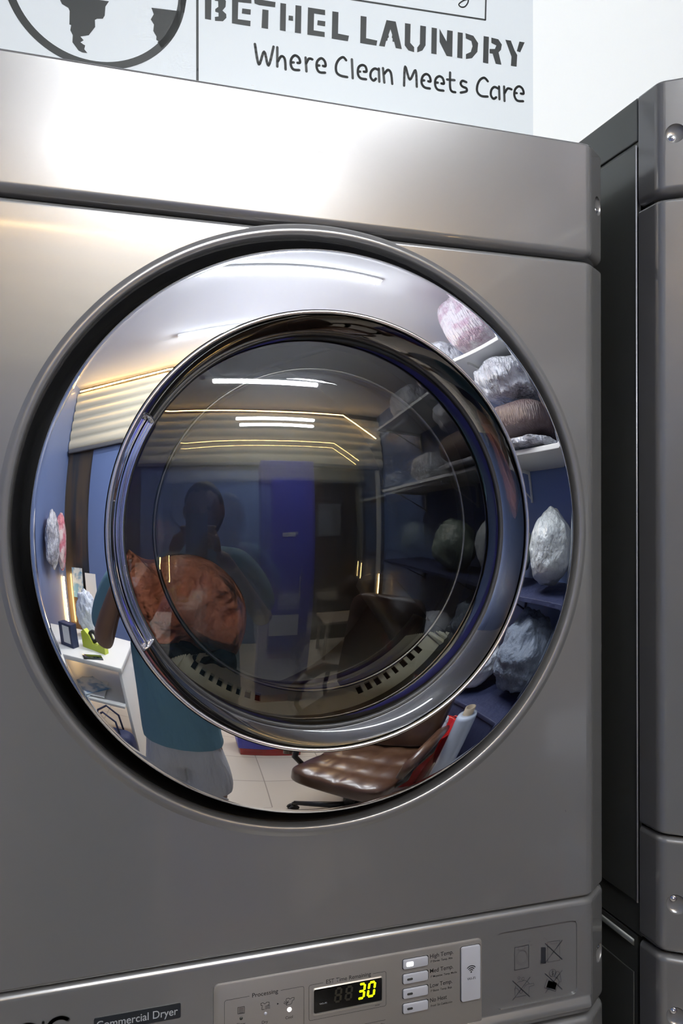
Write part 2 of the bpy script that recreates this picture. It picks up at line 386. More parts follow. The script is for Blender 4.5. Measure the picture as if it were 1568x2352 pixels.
def dryer(name, loc, label, full):
    """origin: door centre in x, front face y=0, z=0 is the lower seam of the control strip's panel gap (z values relative to 1.0 m world)"""
    T = empty(name, loc, label, 'tumble dryer')
    Z = lambda wz: wz-loc_z0            # world z of the first machine -> local
    loc_z0 = .946
    top, seam, low, bot = 1.916, 1.785, 1.077, .946
    # top panel
    bm = bmesh.new(); loft(bm, edge_round(Z(seam)+.0015, .011, 1)+edge_round(Z(top), .004, -1, 4)[::-1])
    o = bmobj('top_panel', bm, 'paint', T, wn=True)
    zs = Z(1.850)
    boolcut(o, [dimple(s, zs) for s in (-1, 1)]); o.modifiers.new('w', 'WEIGHTED_NORMAL').keep_sharp = True
    o.data.set_sharp_from_angle(angle=math.radians(32))
    # front panel with the round door well
    bm = bmesh.new(); RW = .3025
    lv = edge_round(Z(low)+.001, .004, 1, 4)+edge_round(Z(seam)-.0015, .005, -1, 5)[::-1]
    rings = loft(bm, lv, skipfront=4)
    zc = Z(CZ); n = 256; x1 = FLATX-.006; za, zb = lv[4][0], lv[5][0]
    def edgept(a):
        c, s = math.cos(a), math.sin(a); k = min(x1/abs(c) if abs(c) > 1e-9 else 9, (zb-zc if s > 0 else zc-za)/abs(s) if abs(s) > 1e-9 else 9)
        return (c*k, zc+s*k)
    angs = sorted([2*PI*k/n for k in range(n)]+[math.atan2(q-zc, p) % (2*PI) for p in (-x1, x1) for q in (za, zb)])
    oo = [bm.verts.new((edgept(a)[0], 0, edgept(a)[1])) for a in angs]; ii = [bm.verts.new((RW*math.cos(a), 0, zc+RW*math.sin(a))) for a in angs]
    for k in range(len(angs)): bm.faces.new((oo[k], oo[(k+1) % len(angs)], ii[(k+1) % len(angs)], ii[k]))
    o = bmobj('front_panel', bm, 'paint', T, wn=True, sharp=40)
    # well lip: low raised bead rolling into the dark well
    prof = [(RW+.0015, .0004), (RW, -.0001), (.3005, -.0010), (.2985, -.0019), (.2965, -.0021), (.2945, -.0016), (.2930, -.0006), (.2916, .0022), (.2908, .0060), (.2904, .0100)]
    P2 = []
    for (a, b_), (c, d) in zip(prof, prof[1:]):
        for k in range(3): P2.append((a+(c-a)*k/3, b_+(d-b_)*k/3))
    P2.append(prof[-1])
    bm = bmesh.new(); lathe(bm, smooth_line(prof, 4), (0, 0, zc), n=256); well = bmobj('door_well', bm, 'paint', T)
    bm = bmesh.new(); lathe(bm, [(.2905, .0095), (.2890, .016), (.286, .030), (.284, .055), (.262, .056), (.262, .016)], (0, 0, zc), n=128); bmobj('door_gap_shade', bm, 'black', well)  # black colour stands in for the shade deep in the well
    # control strip
    lv = edge_round(Z(bot)+.001, .008, 1, 4)[:-1]+[(Z(.9545), -.001), (Z(.957), -.0042), (Z(.960), -.0048), (Z(.9635), -.0036), (Z(.968), -.0008), (Z(.970), 0)]+edge_round(Z(low)-.001, .007, -1, 6)[::-1]
    bm = bmesh.new(); loft(bm, lv); o = bmobj('control_strip', bm, 'paint', T, wn=True)
    zs2 = Z(1.0085)
    cut = [dimple(s, zs2, dz=-.005) for s in (-1, 1)]
    xr = (.4185-CX, .5190-CX)
    if full:
        bm = bmesh.new(); slab(bm, rrect(xr[0], xr[1], Z(.9725), Z(1.0545), .007), -.01, .0022)
        cut.append(bmobj('cut', bm, 'paint', None))
    boolcut(o, cut); o.data.set_sharp_from_angle(angle=math.radians(32)); o.modifiers.new('w', 'WEIGHTED_NORMAL').keep_sharp = True
    for s in (-1, 1): screw(T, s, zs); screw(T, s, zs2)
    # cabinet: side body with its overlapping top cover and folded side sheets
    bm = bmesh.new(); box(bm, (0, .350, (Z(top)+Z(bot))/2-.001), (2*HW-.006, .578, top-bot-.004)); bm.normal_update(); bmesh.ops.delete(bm, geom=[f for f in bm.faces if f.normal.y < -.9], context='FACES'); bmobj('cabinet_body', bm, 'paint_shaded', T, smooth=False)
    bm = bmesh.new(); box(bm, (0, .3515, Z(top)-.026), (2*HW-.001, .577, .050), .0015); bmobj('top_cover', bm, 'paint_shaded', T, smooth=False)
    for s in (-1, 1):
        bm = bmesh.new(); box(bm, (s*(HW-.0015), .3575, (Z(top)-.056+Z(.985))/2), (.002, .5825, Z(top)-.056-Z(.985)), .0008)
        sd = bmobj('side_sheet', bm, 'paint_shaded', T, smooth=False)
        bm = bmesh.new(); tube(bm, [(s*(HW-.0002), .0652, Z(top)-.056), (s*(HW-.0002), .0652, Z(.985))], .0010, 8); bmobj('lit_folded_edge', bm, 'button', sd)  # pale colour stands for the light caught along the fold
    # the door: chrome ring (outer lip, domed face, bead, inner bevel)
    prof = [(.262, .016), (.2705, .012), (.2735, -.006), (.2737, -.016), (.2730, -.0205), (.2715, -.0222)]
    face = [(RR1-(RR1-RR0)*k/30, ring_h(RR1-(RR1-RR0)*k/30)) for k in range(31)]
    bead = [(.2110, -.0323), (.2106, -.0338)]+[(.2088+.0017*math.cos(t), -.0345-.0017*math.sin(t)) for t in [math.radians(a) for a in range(10, 171, 16)]]+[(.2070, -.0335)]
    bev = []
    for k in range(1, 19):
        t = k/18; bev.append((.2070-.0115*t**1.25, -.0325+.0285*(1-(1-t)**1.12)))
    bm = bmesh.new(); lathe(bm, prof+face, (0, 0, zc), n=320); ring = bmobj('chrome_ring', bm, 'chrome', T, sharp=50)
    bm = bmesh.new(); lathe(bm, bead, (0, 0, zc), n=256); bmobj('ring_bead', bm, 'bead', ring)
    bm = bmesh.new(); lathe(bm, bev, (0, 0, zc), n=256); bmobj('inner_bevel', bm, 'chrome', ring)
    bm = bmesh.new(); lathe(bm, [(.1957, -.0040), (.1950, -.0055), (.1938, -.0058), (.1928, -.0048), (.1925, -.0025), (.193, .004), (.196, .06), (.206, .075)], (0, 0, zc), n=160); bmobj('door_seal', bm, 'black', T)
    # glasses
    def cap(R, rr, ye, n=40):
        yc = ye+math.sqrt(R*R-rr*rr); return [(rr*(1-k/n), yc-math.sqrt(R*R-(rr*(1-k/n))**2)) for k in range(n+1)]
    bm = bmesh.new(); lathe(bm, cap(.95, .1930, -.0035), (0, 0, zc), n=160); bmobj('door_glass', bm, 'glass', T)
    if full:
        bm = bmesh.new(); lathe(bm, cap(.63, .163, .022), (0, 0, zc), n=128); lathe(bm, cap(.585, .160, .028), (0, 0, zc), n=128)
        bi = bmobj('inner_glass', bm, 'glass2', T)
        bm = bmesh.new(); lathe(bm, [(.1620, .0235), (.1640, .0205), (.1655, .0220), (.1660, .0260), (.1640, .0280), (.1620, .0235)], (0, 0, zc), n=160); bmobj('glass_rim', bm, 'drum', bi)
        # drum, tub front, lint filter cover with vent slots
        bm = bmesh.new(); lathe(bm, [(.206, .075), (.2065, .085), (.272, .095), (.275, .12), (.275, .50), (.268, .52), (.10, .535), (0, .535)], (0, 0, zc), n=96)
        dm = bmobj('drum', bm, 'drum', T, sharp=30)
        for k in range(3):
            a = math.radians(75+120*k); bm = bmesh.new()
            pr = [(-.035, 0), (-.022, .03), (-.008, .05), (.008, .05), (.022, .03), (.035, 0)]
            rows = []
            for j in range(13):
                yy = .13+.36*j/12; tw = a+.35*j/12; row = []
                for t_, h_ in pr:
                    R_ = .273-h_; row.append(bm.verts.new((R_*math.cos(tw)-t_*math.sin(tw), yy, zc+R_*math.sin(tw)+t_*math.cos(tw))))
                rows.append(row)
            for p, q in zip(rows, rows[1:]):
                for i_ in range(5): bm.faces.new((p[i_], p[i_+1], q[i_+1], q[i_]))
            bm.faces.new(rows[0]); bm.faces.new(rows[-1])
            bmobj('drum_paddle', bm, 'drum', dm)
        bm = bmesh.new()
        A0, A1, NS = math.radians(-139), math.radians(-36), 72
        slots = []
        for g0, g1, cnt in ((-131, -107.5, 8), (-72, -47, 8)):
            for k in range(cnt): slots.append(math.radians(g0+(g1-g0)*k/(cnt-1)))
        def yb(r): return .040+(.2045-r)*.9
        def band(r0, r1, a0, a1, dy=0):
            vs = [bm.verts.new((r*math.cos(a), yb(r)+dy, zc+r*math.sin(a))) for r, a in ((r0, a0), (r0, a1), (r1, a1), (r1, a0))]; bm.faces.new(vs)
        steps = [A0+(A1-A0)*k/206 for k in range(207)]
        for a0, a1 in zip(steps, steps[1:]):
            am = (a0+a1)/2; hit = any(abs(am-s) < math.radians(.95) for s in slots)
            e = min(1, (am-A0)/math.radians(10), (A1-am)/math.radians(10)); rin = .2045-(.2045-.168)*math.sqrt(max(e, .02))
            sp = [(rin, .1800), (.1800, .1870), (.1870, .2045)] if rin < .1800 else [(rin, .2045)]
            for r0, r1 in sp:
                if hit and r0 == .1800: continue
                band(r0, r1, a0, a1)
        bmesh.ops.remove_doubles(bm, verts=bm.verts, dist=1e-5)
        fc = bmobj('filter_cover', bm, 'cream', T, smooth=False); md = fc.modifiers.new('s', 'SOLIDIFY'); md.thickness = .004; md.offset = -1
        bm = bmesh.new(); lathe(bm, [(.2045, .047), (.17, .085), (.17, .1)], (0, 0, zc), n=60, a0=A0, a1=A1); bmobj('filter_duct', bm, 'black', T)
    else:
        bm = bmesh.new(); lathe(bm, [(.205, .07), (.21, .2), (0, .2)], (0, 0, zc), n=64); bmobj('drum', bm, 'tub', T)
    # grip pocket on the hinge-free side of the ring
    bm = bmesh.new(); a_0, a_1 = math.radians(180-31.5), math.radians(180+31.5); N = 200; rows = []; e1, e2 = [], []
    for j in range(N+1):
        t = j/N; a = a_0+(a_1-a_0)*t; e = min(t, 1-t)*N/2.6; wdt = .0056*math.sqrt(max(0, 1-(1-min(e, 1))**2))+.0002
        rc = .2008; row = []
        for k in range(11):
            u = -1+2*k/10; r = rc+wdt*u; yb_ = -.0205-.0085*(wdt*u/.0056)
            row.append(bm.verts.new((r*math.cos(a), yb_+.0055*(1-u**4)*min(1, e), zc+r*math.sin(a))))
        rows.append(row); e1.append(row[0].co.copy()); e2.append(row[-1].co.copy())
    for p, q in zip(rows, rows[1:]):
        for i_ in range(10): bm.faces.new((p[i_], p[i_+1], q[i_+1], q[i_]))
    o = bmobj('door_handle', bm, 'chrome', T)
    bm = bmesh.new(); tube(bm, e1+e2[::-1]+[e1[0]], .0008, 8); bmobj('handle_rim', bm, 'chrome_edge', o)
    return T

D1 = dryer('tumble_dryer', (CX, 0, .946), 'large silver tumble dryer with the chrome-ringed round door and lit display, filling the picture', True)
D2 = dryer('tumble_dryer', (.608+HW, -.052, .946+.069), 'silver tumble dryer at the right edge, standing slightly higher and forward', False)
def local(x, z): return (x-CX, z-.946)

# ---- control plate and its print on dryer 1
yp = -.0016
pl_ = bmesh.new(); slab(pl_, rrect(.1174-CX, .4016-CX, .9615-.946, 1.0537-.946, .005), yp, .001, .0017)
plate = bmobj('control_plate', pl_, 'plate', D1, sharp=35)
def L(px, py): x, z = pt(px, py, yp); return local(x, z)
def c3(x, y): return (910+x/7.467, 2140+y/7.467)      # positions read off three enlargements of the panel
def c2(x, y): return (490+x/6.533, 2200+y/6.533)
def c7(x, y): return (700+x/7.127, 2180+y/7.127)
def capm(px, y1, y2): return abs(pt(px, y1, yp)[1]-pt(px, y2, yp)[1])
hcap = capm(1000, 2190, 2199.5)
rowy = [0, 250, 500, 752]
names = ['High Temp.', 'Med Temp.', 'Low Temp.', 'No Heat']; subs = ['1ª Elevée  Temp. Alta', '1ª Moyenne  Temp. Media', '1ª Basse  Temp. Baja', 'Froid  Sin Calefacción']
ends = [970, 968, 950, 858]; sends = [955, 1030, 945, 950]
for i in range(4):
    dy = rowy[i]; a = L(*c3(104, 545+dy)); b_ = L(*c3(530, 460+dy)); zc_ = (a[1]+b_[1])/2; hh = capm(925, 2203, 2224)/2
    bm = bmesh.new(); slab(bm, rrect(a[0], b_[0], zc_-hh, zc_+hh, .0018, 3), yp-.0022, yp+.0005, .0008)
    bt_ = bmobj('temperature_button', bm, 'button', D1, sharp=35)
    bm = bmesh.new(); slab(bm, rrect(a[0]-.0006, b_[0]+.0010, zc_-hh-.0008, zc_+hh+.0006, .002, 3), yp-.0001, yp+.0005); bmobj('button_gap', bm, 'ink', bt_, smooth=False)
    c = L(*c3(215, (516 if i == 0 else 520)+dy)); hw_ = .0037 if i == 0 else .0031
    bm = bmesh.new(); slab(bm, rrect(c[0]-hw_, c[0]+hw_, c[1]-(.0021 if i == 0 else .0011), c[1]+(.0021 if i == 0 else .0011), .001, 3), yp-.0027, yp-.002)
    il = bmobj('indicator_light', bm, 'led_w' if i == 0 else 'lampoff', bt_, smooth=False)
    il['label'] = 'lit white indicator' if i == 0 else 'unlit grey indicator'
    p0 = L(*c3(572, 428+dy)); p1 = L(*c3(ends[i], 364+dy if i < 3 else 1128)); zb = p0[1]*.5+p1[1]*.5
    text('printed_label', names[i], (p0[0], zb-.0003), (p1[0], zb+.0003), hcap, 'ink', plate, yp)
    p0 = L(*c3(585, 512+dy)); p1 = L(*c3(sends[i], 436+dy)); zb = p0[1]*.5+p1[1]*.5
    text('printed_label', subs[i], (p0[0], zb), (p1[0], zb), hcap*.50, 'ink', plate, yp)
# wi-fi key
a = L(1056.8, 2297); b_ = L(1100.5, 2161)
bm = bmesh.new(); slab(bm, rrect(a[0], b_[0], L(1057, 2297)[1], L(1057, 2173)[1], .0022, 3), yp-.0022, yp+.0005, .0008); wk = bmobj('wifi_key', bm, 'button', D1, sharp=35)
bm = bmesh.new(); slab(bm, rrect(a[0]-.0007, b_[0]+.0008, L(1057, 2297)[1]-.0008, L(1057, 2173)[1]+.0005, .0026, 3), yp-.0001, yp+.0005); bmobj('key_gap', bm, 'ink', wk, smooth=False)
bm = bmesh.new(); c = L(*c3(1259, 648)); yk = yp-.0022
for r in (.0024, .0044, .0064):
    stroke(bm, [(c[0]+r*math.cos(math.radians(t)), c[1]+r*math.sin(math.radians(t))*1.02) for t in range(45, 136, 10)], .0010, yk, .0003)
stroke(bm, [c, (c[0], c[1]+.0001)], .0018, yk, .0003); bmobj('wifi_symbol', bm, 'ink', wk, smooth=False)
p0 = L(*c3(1190, 795)); p1 = L(*c3(1332, 765)); text('key_lettering', 'Wi-Fi', (p0[0], (p0[1]+p1[1])/2), (p1[0], (p0[1]+p1[1])/2), hcap*.62, 'ink', wk, yk)
# display window
xa, xb = L(*c7(145, 640))[0], L(*c7(1252, 640))[0]; zt = L(*c7(145, 640))[1]; zbm = L(*c7(150, 1030))[1]
bm = bmesh.new(); slab(bm, rrect(xa, xb, zbm, zt, .0018, 3), yp-.0003, yp+.0005); disp = bmobj('display_window', bm, 'display', D1, smooth=False)
bm = bmesh.new()
fr0 = rrect(xa-.0016, xb+.0016, zbm-.0022, zt+.0012, .003, 4); fr1 = rrect(xa-.0002, xb+.0002, zbm-.0002, zt+.0002, .002, 4)
ra = [[bm.verts.new((p[0], y, p[1])) for p in f] for f, y in ((fr0, yp+.0002), (fr0, yp-.0006), (fr1, yp-.0012), (fr1, yp-.0003))]
for p, q in zip(ra, ra[1:]):
    for k in range(len(p)): bm.faces.new((p[k], p[(k+1) % len(p)], q[(k+1) % len(p)], q[k]))
bmobj('window_bezel', bm, 'plate', disp, sharp=30)
def digit(tl, tr, bl, br, on, m, nm):
    q = [L(*c7(*p)) for p in (tl, tr, bl, br)]
    zt_ = (q[0][1]+q[1][1])/2; zb_ = (q[2][1]+q[3][1])/2
    def P(u, v): return (q[2][0]*(1-u)*(1-v)+q[3][0]*u*(1-v)+q[0][0]*(1-u)*v+q[1][0]*u*v, zb_+(zt_-zb_)*v)
    S = {'a': ((0, 1), (1, 1)), 'd': ((0, 0), (1, 0)), 'g': ((0, .5), (1, .5)), 'b': ((1, 1), (1, .5)), 'c': ((1, .5), (1, 0)), 'f': ((0, 1), (0, .5)), 'e': ((0, .5), (0, 0))}
    bm = bmesh.new()
    for k in on:
        (u0, v0), (u1, v1) = S[k]; A = Vector(P(.1+.8*u0, .05+.9*v0)); B = Vector(P(.1+.8*u1, .05+.9*v1)); d = (B-A); n_ = Vector((-d.y, d.x)).normalized()*.0011
        pts = [A+d*.07, A+d*.16+n_, B-d*.16+n_, B-d*.07, B-d*.16-n_, A+d*.16-n_]
        bm.faces.new([bm.verts.new((p.x, yp-.0007, p.y)) for p in pts])
    return bmobj(nm, bm, m, disp, smooth=False)
digit((882, 538), (992, 522), (850, 800), (965, 778), 'abgcd', 'seg', 'lit_digit'); digit((1045, 505), (1158, 492), (1005, 765), (1130, 740), 'abcdef', 'seg', 'lit_digit')
digit((505, 610), (608, 592), (472, 850), (585, 832), 'abcdefg', 'segoff', 'dark_digit'); digit((675, 585), (785, 565), (645, 818), (755, 795), 'abcdefg', 'segoff', 'dark_digit')
p0 = L(*c7(235, 888)); p1 = L(*c7(355, 860)); text('display_lettering', 'WI-FI', (p0[0], (p0[1]+p1[1])/2), (p1[0], (p0[1]+p1[1])/2), hcap*.42, 'labeltext', disp, yp-.0005)
# printed frames and captions on the plate
def frame(x0, x1, z0, z1, gap, nm='printed_frame'):
    bm = bmesh.new(); r = .002; P = rrect(x0, x1, z0, z1, r, 4); top_r = (gap[1], z1); 
    i0 = P.index(min(P, key=lambda p: abs(p[0]-(x1-r))+abs(p[1]-z1)))
    i1 = P.index(min(P, key=lambda p: abs(p[0]-(x0+r))+abs(p[1]-z1)))
    ordered = [(gap[0], z1)]+P[i1:]+P[:i0+1]+[(gap[1], z1)]
    stroke(bm, ordered, .00032, yp, .0002, n=6); return bmobj(nm, bm, 'ink', plate, smooth=False)
frame(L(516, 2290)[0], L(698, 2262)[0], .969-.946, L(516, 2295)[1], (L(573, 2280)[0], L(645, 2270)[0]))
frame(L(709.5, 2260)[0], L(886, 2226)[0], L(710, 2341)[1], L(709.5, 2260)[1], (L(742, 2250)[0], L(856, 2230)[0]))
def cap_text(body, p0, p1, h, **k):
    a = L(*p0); b_ = L(*p1); z = (a[1]+b_[1])/2; return text('printed_label', body, (a[0], z), (b_[0], z), h, 'ink', plate, yp)
cap_text('Processing', c2(585, 568), c2(972, 508), hcap*.95); cap_text('EST Time Remaining', c7(348, 545), c7(1078, 412), hcap*.95)
cap_text('Flow', c2(357, 995), c2(482, 980), hcap*.62); cap_text('Dry', c2(730, 965), c2(820, 948), hcap*.62); cap_text('Cool', c2(1082, 895), c2(1192, 878), hcap*.62); cap_text('min', c7(1147, 908), c7(1220, 893), hcap*.35)
cap_text('Do', c7(1240, 1226), c7(1300, 1216), hcap*.55)
a = L(820, 2352); b_ = L(884, 2338.7); bm = bmesh.new(); stroke(bm, [(a[0], b_[1]), b_], .00035, yp, .0002); bmobj('printed_line', bm, 'ink', plate, smooth=False)
def icon(lines, w=.00045, nm='printed_icon', f=c2, m='ink', closed=()):
    bm = bmesh.new()
    for k, l in enumerate(lines): stroke(bm, [L(*f(*p)) for p in l], w, yp, .0002, closed=k in closed, n=6)
    return bmobj(nm, bm, m, plate, smooth=False)
icon([[(370, 722), (468, 706), (468, 806), (370, 818)]]+[[(385, y), (455, y-12)] for y in (738, 756, 774, 792, 808)], closed=(0,))
icon([[(730, 755), (735, 690), (716, 692), (716, 660), (745, 652), (775, 668), (805, 642), (838, 640), (838, 680), (820, 684)], [(730, 755), (765, 750)]]+[[(780, y), (810, y-12), (850, y-14)] for y in (705, 725, 745)])
icon([[(1095, 688), (1110, 640), (1090, 625), (1095, 590), (1130, 580), (1150, 598), (1180, 575), (1213, 572), (1210, 605), (1185, 618), (1175, 660), (1150, 678), (1095, 688)], [(1055, 655), (1090, 672), (1130, 640)], [(1065, 635), (1100, 655), (1130, 620)]])
bm = bmesh.new(); bm.faces.new([bm.verts.new((p[0], yp-.0002, p[1])) for p in (L(*c2(957, 652)), L(*c2(985, 664)), L(*c2(957, 684)))]); bmobj('printed_icon', bm, 'ink', plate, smooth=False)
for (x, y, m_, r, lb) in ((420, 884, 'lampoff', .0016, 'unlit dark indicator'), (783, 813, 'button', .0016, 'unlit grey indicator'), (1141, 752, 'led_w', .0021, 'lit white indicator')):
    c = L(*c2(x, y)); bm = bmesh.new(); lathe(bm, [(r, 0), (r, -.0004), (r*.7, -.0009), (0, -.0011)], (c[0], yp, c[1]), n=20); bmobj('indicator_light', bm, m_, plate)['label'] = lb
# black name label and the tops of the brand letters left of it
a = L(218, 2352); x0, x1 = L(217.5, 2330)[0], L(416.5, 2310)[0]; zt = (L(217.5, 2334)[1]+L(416, 2304.5)[1])/2; h = capm(416, 2304.5, 2338)
bm = bmesh.new(); slab(bm, rrect(x0, x1, zt-h, zt, .0015, 3), -.0008, .001); lb = bmobj('name_label', bm, 'label', D1, smooth=False)
text('label_lettering', 'Commercial Dryer', (L(223, 2357)[0], zt-h*.74), (L(409.5, 2333)[0], zt-h*.74), h*.52, 'labeltext', lb, -.0008)
bm = bmesh.new(); xg = L(70, 2350)[0]; zg = L(70, 2348)[1]
# heavy round letters, only their tops stand in the picture
def arcs(cx, cz, r, a0, a1, w_): stroke(bm, [(cx+r*math.cos(math.radians(t)), cz+r*math.sin(math.radians(t))) for t in range(a0, a1+1, 8)], w_, 0, .0006)
rr = .0105; zc_ = zg-rr-.001
arcs(L(63, 2350)[0], zc_, rr, 30, 330, .0036); stroke(bm, [(L(63, 2350)[0]+.002, zc_-.002), (L(63, 2350)[0]+rr, zc_-.002), (L(63, 2350)[0]+rr, zc_-.006)], .003, 0, .0006)
xi = L(101, 2350)[0]; stroke(bm, [(xi, zc_+rr*.98), (xi, zc_-rr)], .0024, 0, .0006)
xc = L(133, 2350)[0]+.002; arcs(xc, zc_+.001, rr, 45, 315, .0036)
bmobj('brand_lettering', bm, 'ink', D1, smooth=False)
# pictograms in the recessed panel
yr = .0022; fp = lambda x, y: (1140+x/8.711, 2130+y/8.711)
def LP(p): x, z = pt(*fp(*p), yr); return local(x, z)
def picto(lines, nm='pictogram'):
    bm = bmesh.new()
    for l, w_ in lines: stroke(bm, [LP(p) for p in l], w_, yr, .0002, n=6)
    return bmobj(nm, bm, 'inkp', D1, smooth=False)
def ell(cx, cy, rx, ry, n=24): return [(cx+rx*math.cos(2*PI*k/n), cy+ry*math.sin(2*PI*k/n)-(rx*math.cos(2*PI*k/n))*.16) for k in range(n+1)]
t_, k_ = .0005, .0011
picto([([(350, 385), (632, 325), (632, 775), (350, 835), (350, 385)], .0006), (ell(495, 570, 98, 125), .0002), (ell(495, 580, 118, 145), .0002), ([(430, 375), (430, 435), (552, 410), (552, 355)], .0002), ([(640, 225), (655, 290)], .00025), ([(615, 265), (675, 250)], .00025), ([(660, 325), (705, 325)], .00025), ([(670, 345), (690, 320)], .00025)])
picto([([(1005, 290), (1010, 672), (1250, 630), (1250, 235), (1015, 270), (1005, 290)], .0004), ([(960, 300), (1295, 612)], k_), ([(1298, 238), (962, 685)], k_*.8), ([(860, 630), (870, 712), (980, 690)], .0004), ([(1070, 270), (1080, 315), (1190, 300), (1185, 262)], .0002), ([(925, 205), (955, 185), (1000, 240)], .0002)]+[([(880+8*k, 378), (880+8*k, 690)], .0005) for k in range(12)])
picto([([(310, 1045), (648, 1355)], k_), ([(658, 970), (310, 1430)], k_*.8), (ell(436, 984, 20, 24, 14), t_), (ell(517, 1000, 26, 30, 14), t_), ([(395, 1085), (430, 1060), (500, 1050), (545, 1032), (600, 1050), (640, 1095)], t_), ([(640, 1105), (730, 1088), (738, 1130), (640, 1158), (630, 1310)], t_), ([(640, 1100), (565, 1130), (530, 1200)], t_), ([(370, 1140), (355, 1200), (355, 1330)], t_*1.3), ([(375, 1370), (580, 1330)], t_*1.3), ([(370, 1185), (410, 1200), (440, 1250)], t_), (ell(478, 1255, 30, 36, 14), t_)])
picto([([(960, 902), (1295, 1208)], k_), ([(1298, 832), (962, 1282)], k_*.8), (ell(1108, 885, 66, 74), t_), ([(1130, 850), (1100, 850), (1095, 880), (1125, 895), (1115, 925), (1090, 920)], t_), ([(1112, 835), (1108, 938)], t_*.8), ([(1155, 900), (1170, 870), (1210, 852), (1255, 880), (1260, 950), (1280, 1050), (1250, 1068), (1200, 990), (1150, 960), (1155, 900)], t_), ([(1000, 1005), (940, 1180), (1165, 1250), (1235, 1075)], t_*1.4)]+[([(1025+4*k, 1040+11*k), (1180+1*k, 1090+11*k)] if False else [(1030-3.6*k, 1045+11*k), (1185-2.5*k, 1090+11*k)], .0014) for k in range(12)])

# a few scuffs on the top panel
bm = bmesh.new()
def LT(px, py): x, z = pt(px, py, 0); return local(x, z)
for l, w_ in (([(708, 342), (722, 345), (735, 347)], .0004), ([(718, 341), (738, 349)], .0003), ([(740, 350), (755, 348)], .0003), ([(577, 193), (581, 195)], .0006), ([(573, 214), (576, 216)], .0007), ([(622, 228), (624, 229)], .0005), ([(410, 184), (412, 187)], .0003), ([(290, 302), (296, 306)], .0003)):
    bm = bmesh.new(); stroke(bm, [LT(*p) for p in l], w_, 0, .0001, n=5); bmobj('scuff_mark', bm, 'paint_in', D1, smooth=False)
bm = bmesh.new(); stroke(bm, [LT(1297, 1860), LT(1298, 1863)], .0010, 0, .0001, n=6); bmobj('scuff_mark', bm, 'ink', D1, smooth=False)

# ---- lower machines of both stacks
def lower(name, dx, fy, top, label):
    T = empty(name, (dx, fy, 0), label, 'laundry machine')
    bm = bmesh.new(); loft(bm, edge_round(top-.14, .004, 1, 4)+edge_round(top-.001, .008, -1, 6)[::-1]); o = bmobj('upper_strip', bm, 'paint', T, wn=True)
    zz = top-.946+.885
    boolcut(o, [dimple(s, zz, dz=-.005) for s in (-1, 1)]); o.data.set_sharp_from_angle(angle=math.radians(32)); o.modifiers.new('w', 'WEIGHTED_NORMAL').keep_sharp = True
    for s in (-1, 1): screw(T, s, zz)
    bm = bmesh.new(); x0 = -HW+.045; fr = rrect(x0, x0+.11, zz-.055, zz+.028, .006)
    stroke(bm, fr, .0007, 0, .0003, closed=True); bmobj('panel_outline', bm, 'ink', T, smooth=False)
    bm = bmesh.new(); loft(bm, edge_round(.10, .004, 1, 4)+edge_round(top-.143, .004, -1, 4)[::-1]); bmobj('front_panel', bm, 'paint', T, wn=True)
    bm = bmesh.new(); box(bm, (0, .354, (top+.05)/2), (2*HW-.006, .57, top-.054)); bmobj('cabinet_body', bm, 'paint_shaded', T, smooth=False)
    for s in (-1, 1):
        bm = bmesh.new(); box(bm, (s*(HW-.0015), .358, (top-.045+.1)/2), (.002, .57, top-.145), .0008); bmobj('side_sheet', bm, 'paint_shaded', T, smooth=False)
    bm = bmesh.new(); tube(bm, [(0, 0, 0)]*0+[(-(HW-.004), .075, top-.012), (-(HW-.004), .62, top-.012)], .004, 12); bmobj('top_ridge', bm, 'paint_shaded', T)
    zd = top-.46
    bm = bmesh.new(); lathe(bm, [(.262, .002), (.2705, -.002), (.2737, -.016), (.2715, -.0222)]+[(RR1-(RR1-RR0)*k/20, ring_h(RR1-(RR1-RR0)*k/20)) for k in range(21)]+[(.2, -.02), (.195, -.004)], (0, 0, zd), n=96); bmobj('chrome_ring', bm, 'chrome', T, sharp=50)
    bm = bmesh.new(); lathe(bm, [(.195*(1-k/20), -.004-.02*(1-(1-k/20)**2)) for k in range(21)], (0, 0, zd), n=96); bmobj('door_glass', bm, 'display', T)
    for sx in (-1, 1):
        for sy in (.06, .58):
            bm = bmesh.new(); lathe(bm, [(0, 0), (.022, 0), (.022, .02), (.012, .03), (.012, .08)], (sx*.28, sy, 0), axis='Z', n=16); bmobj('foot', bm, 'black', T)
    return T
lower('laundry_machine', CX, 0, .946, 'lower silver machine stacked under the large dryer, only its top corner in the picture')
lower('laundry_machine', .608+HW, -.052, .946+.069, 'lower silver machine stacked under the right-hand dryer')

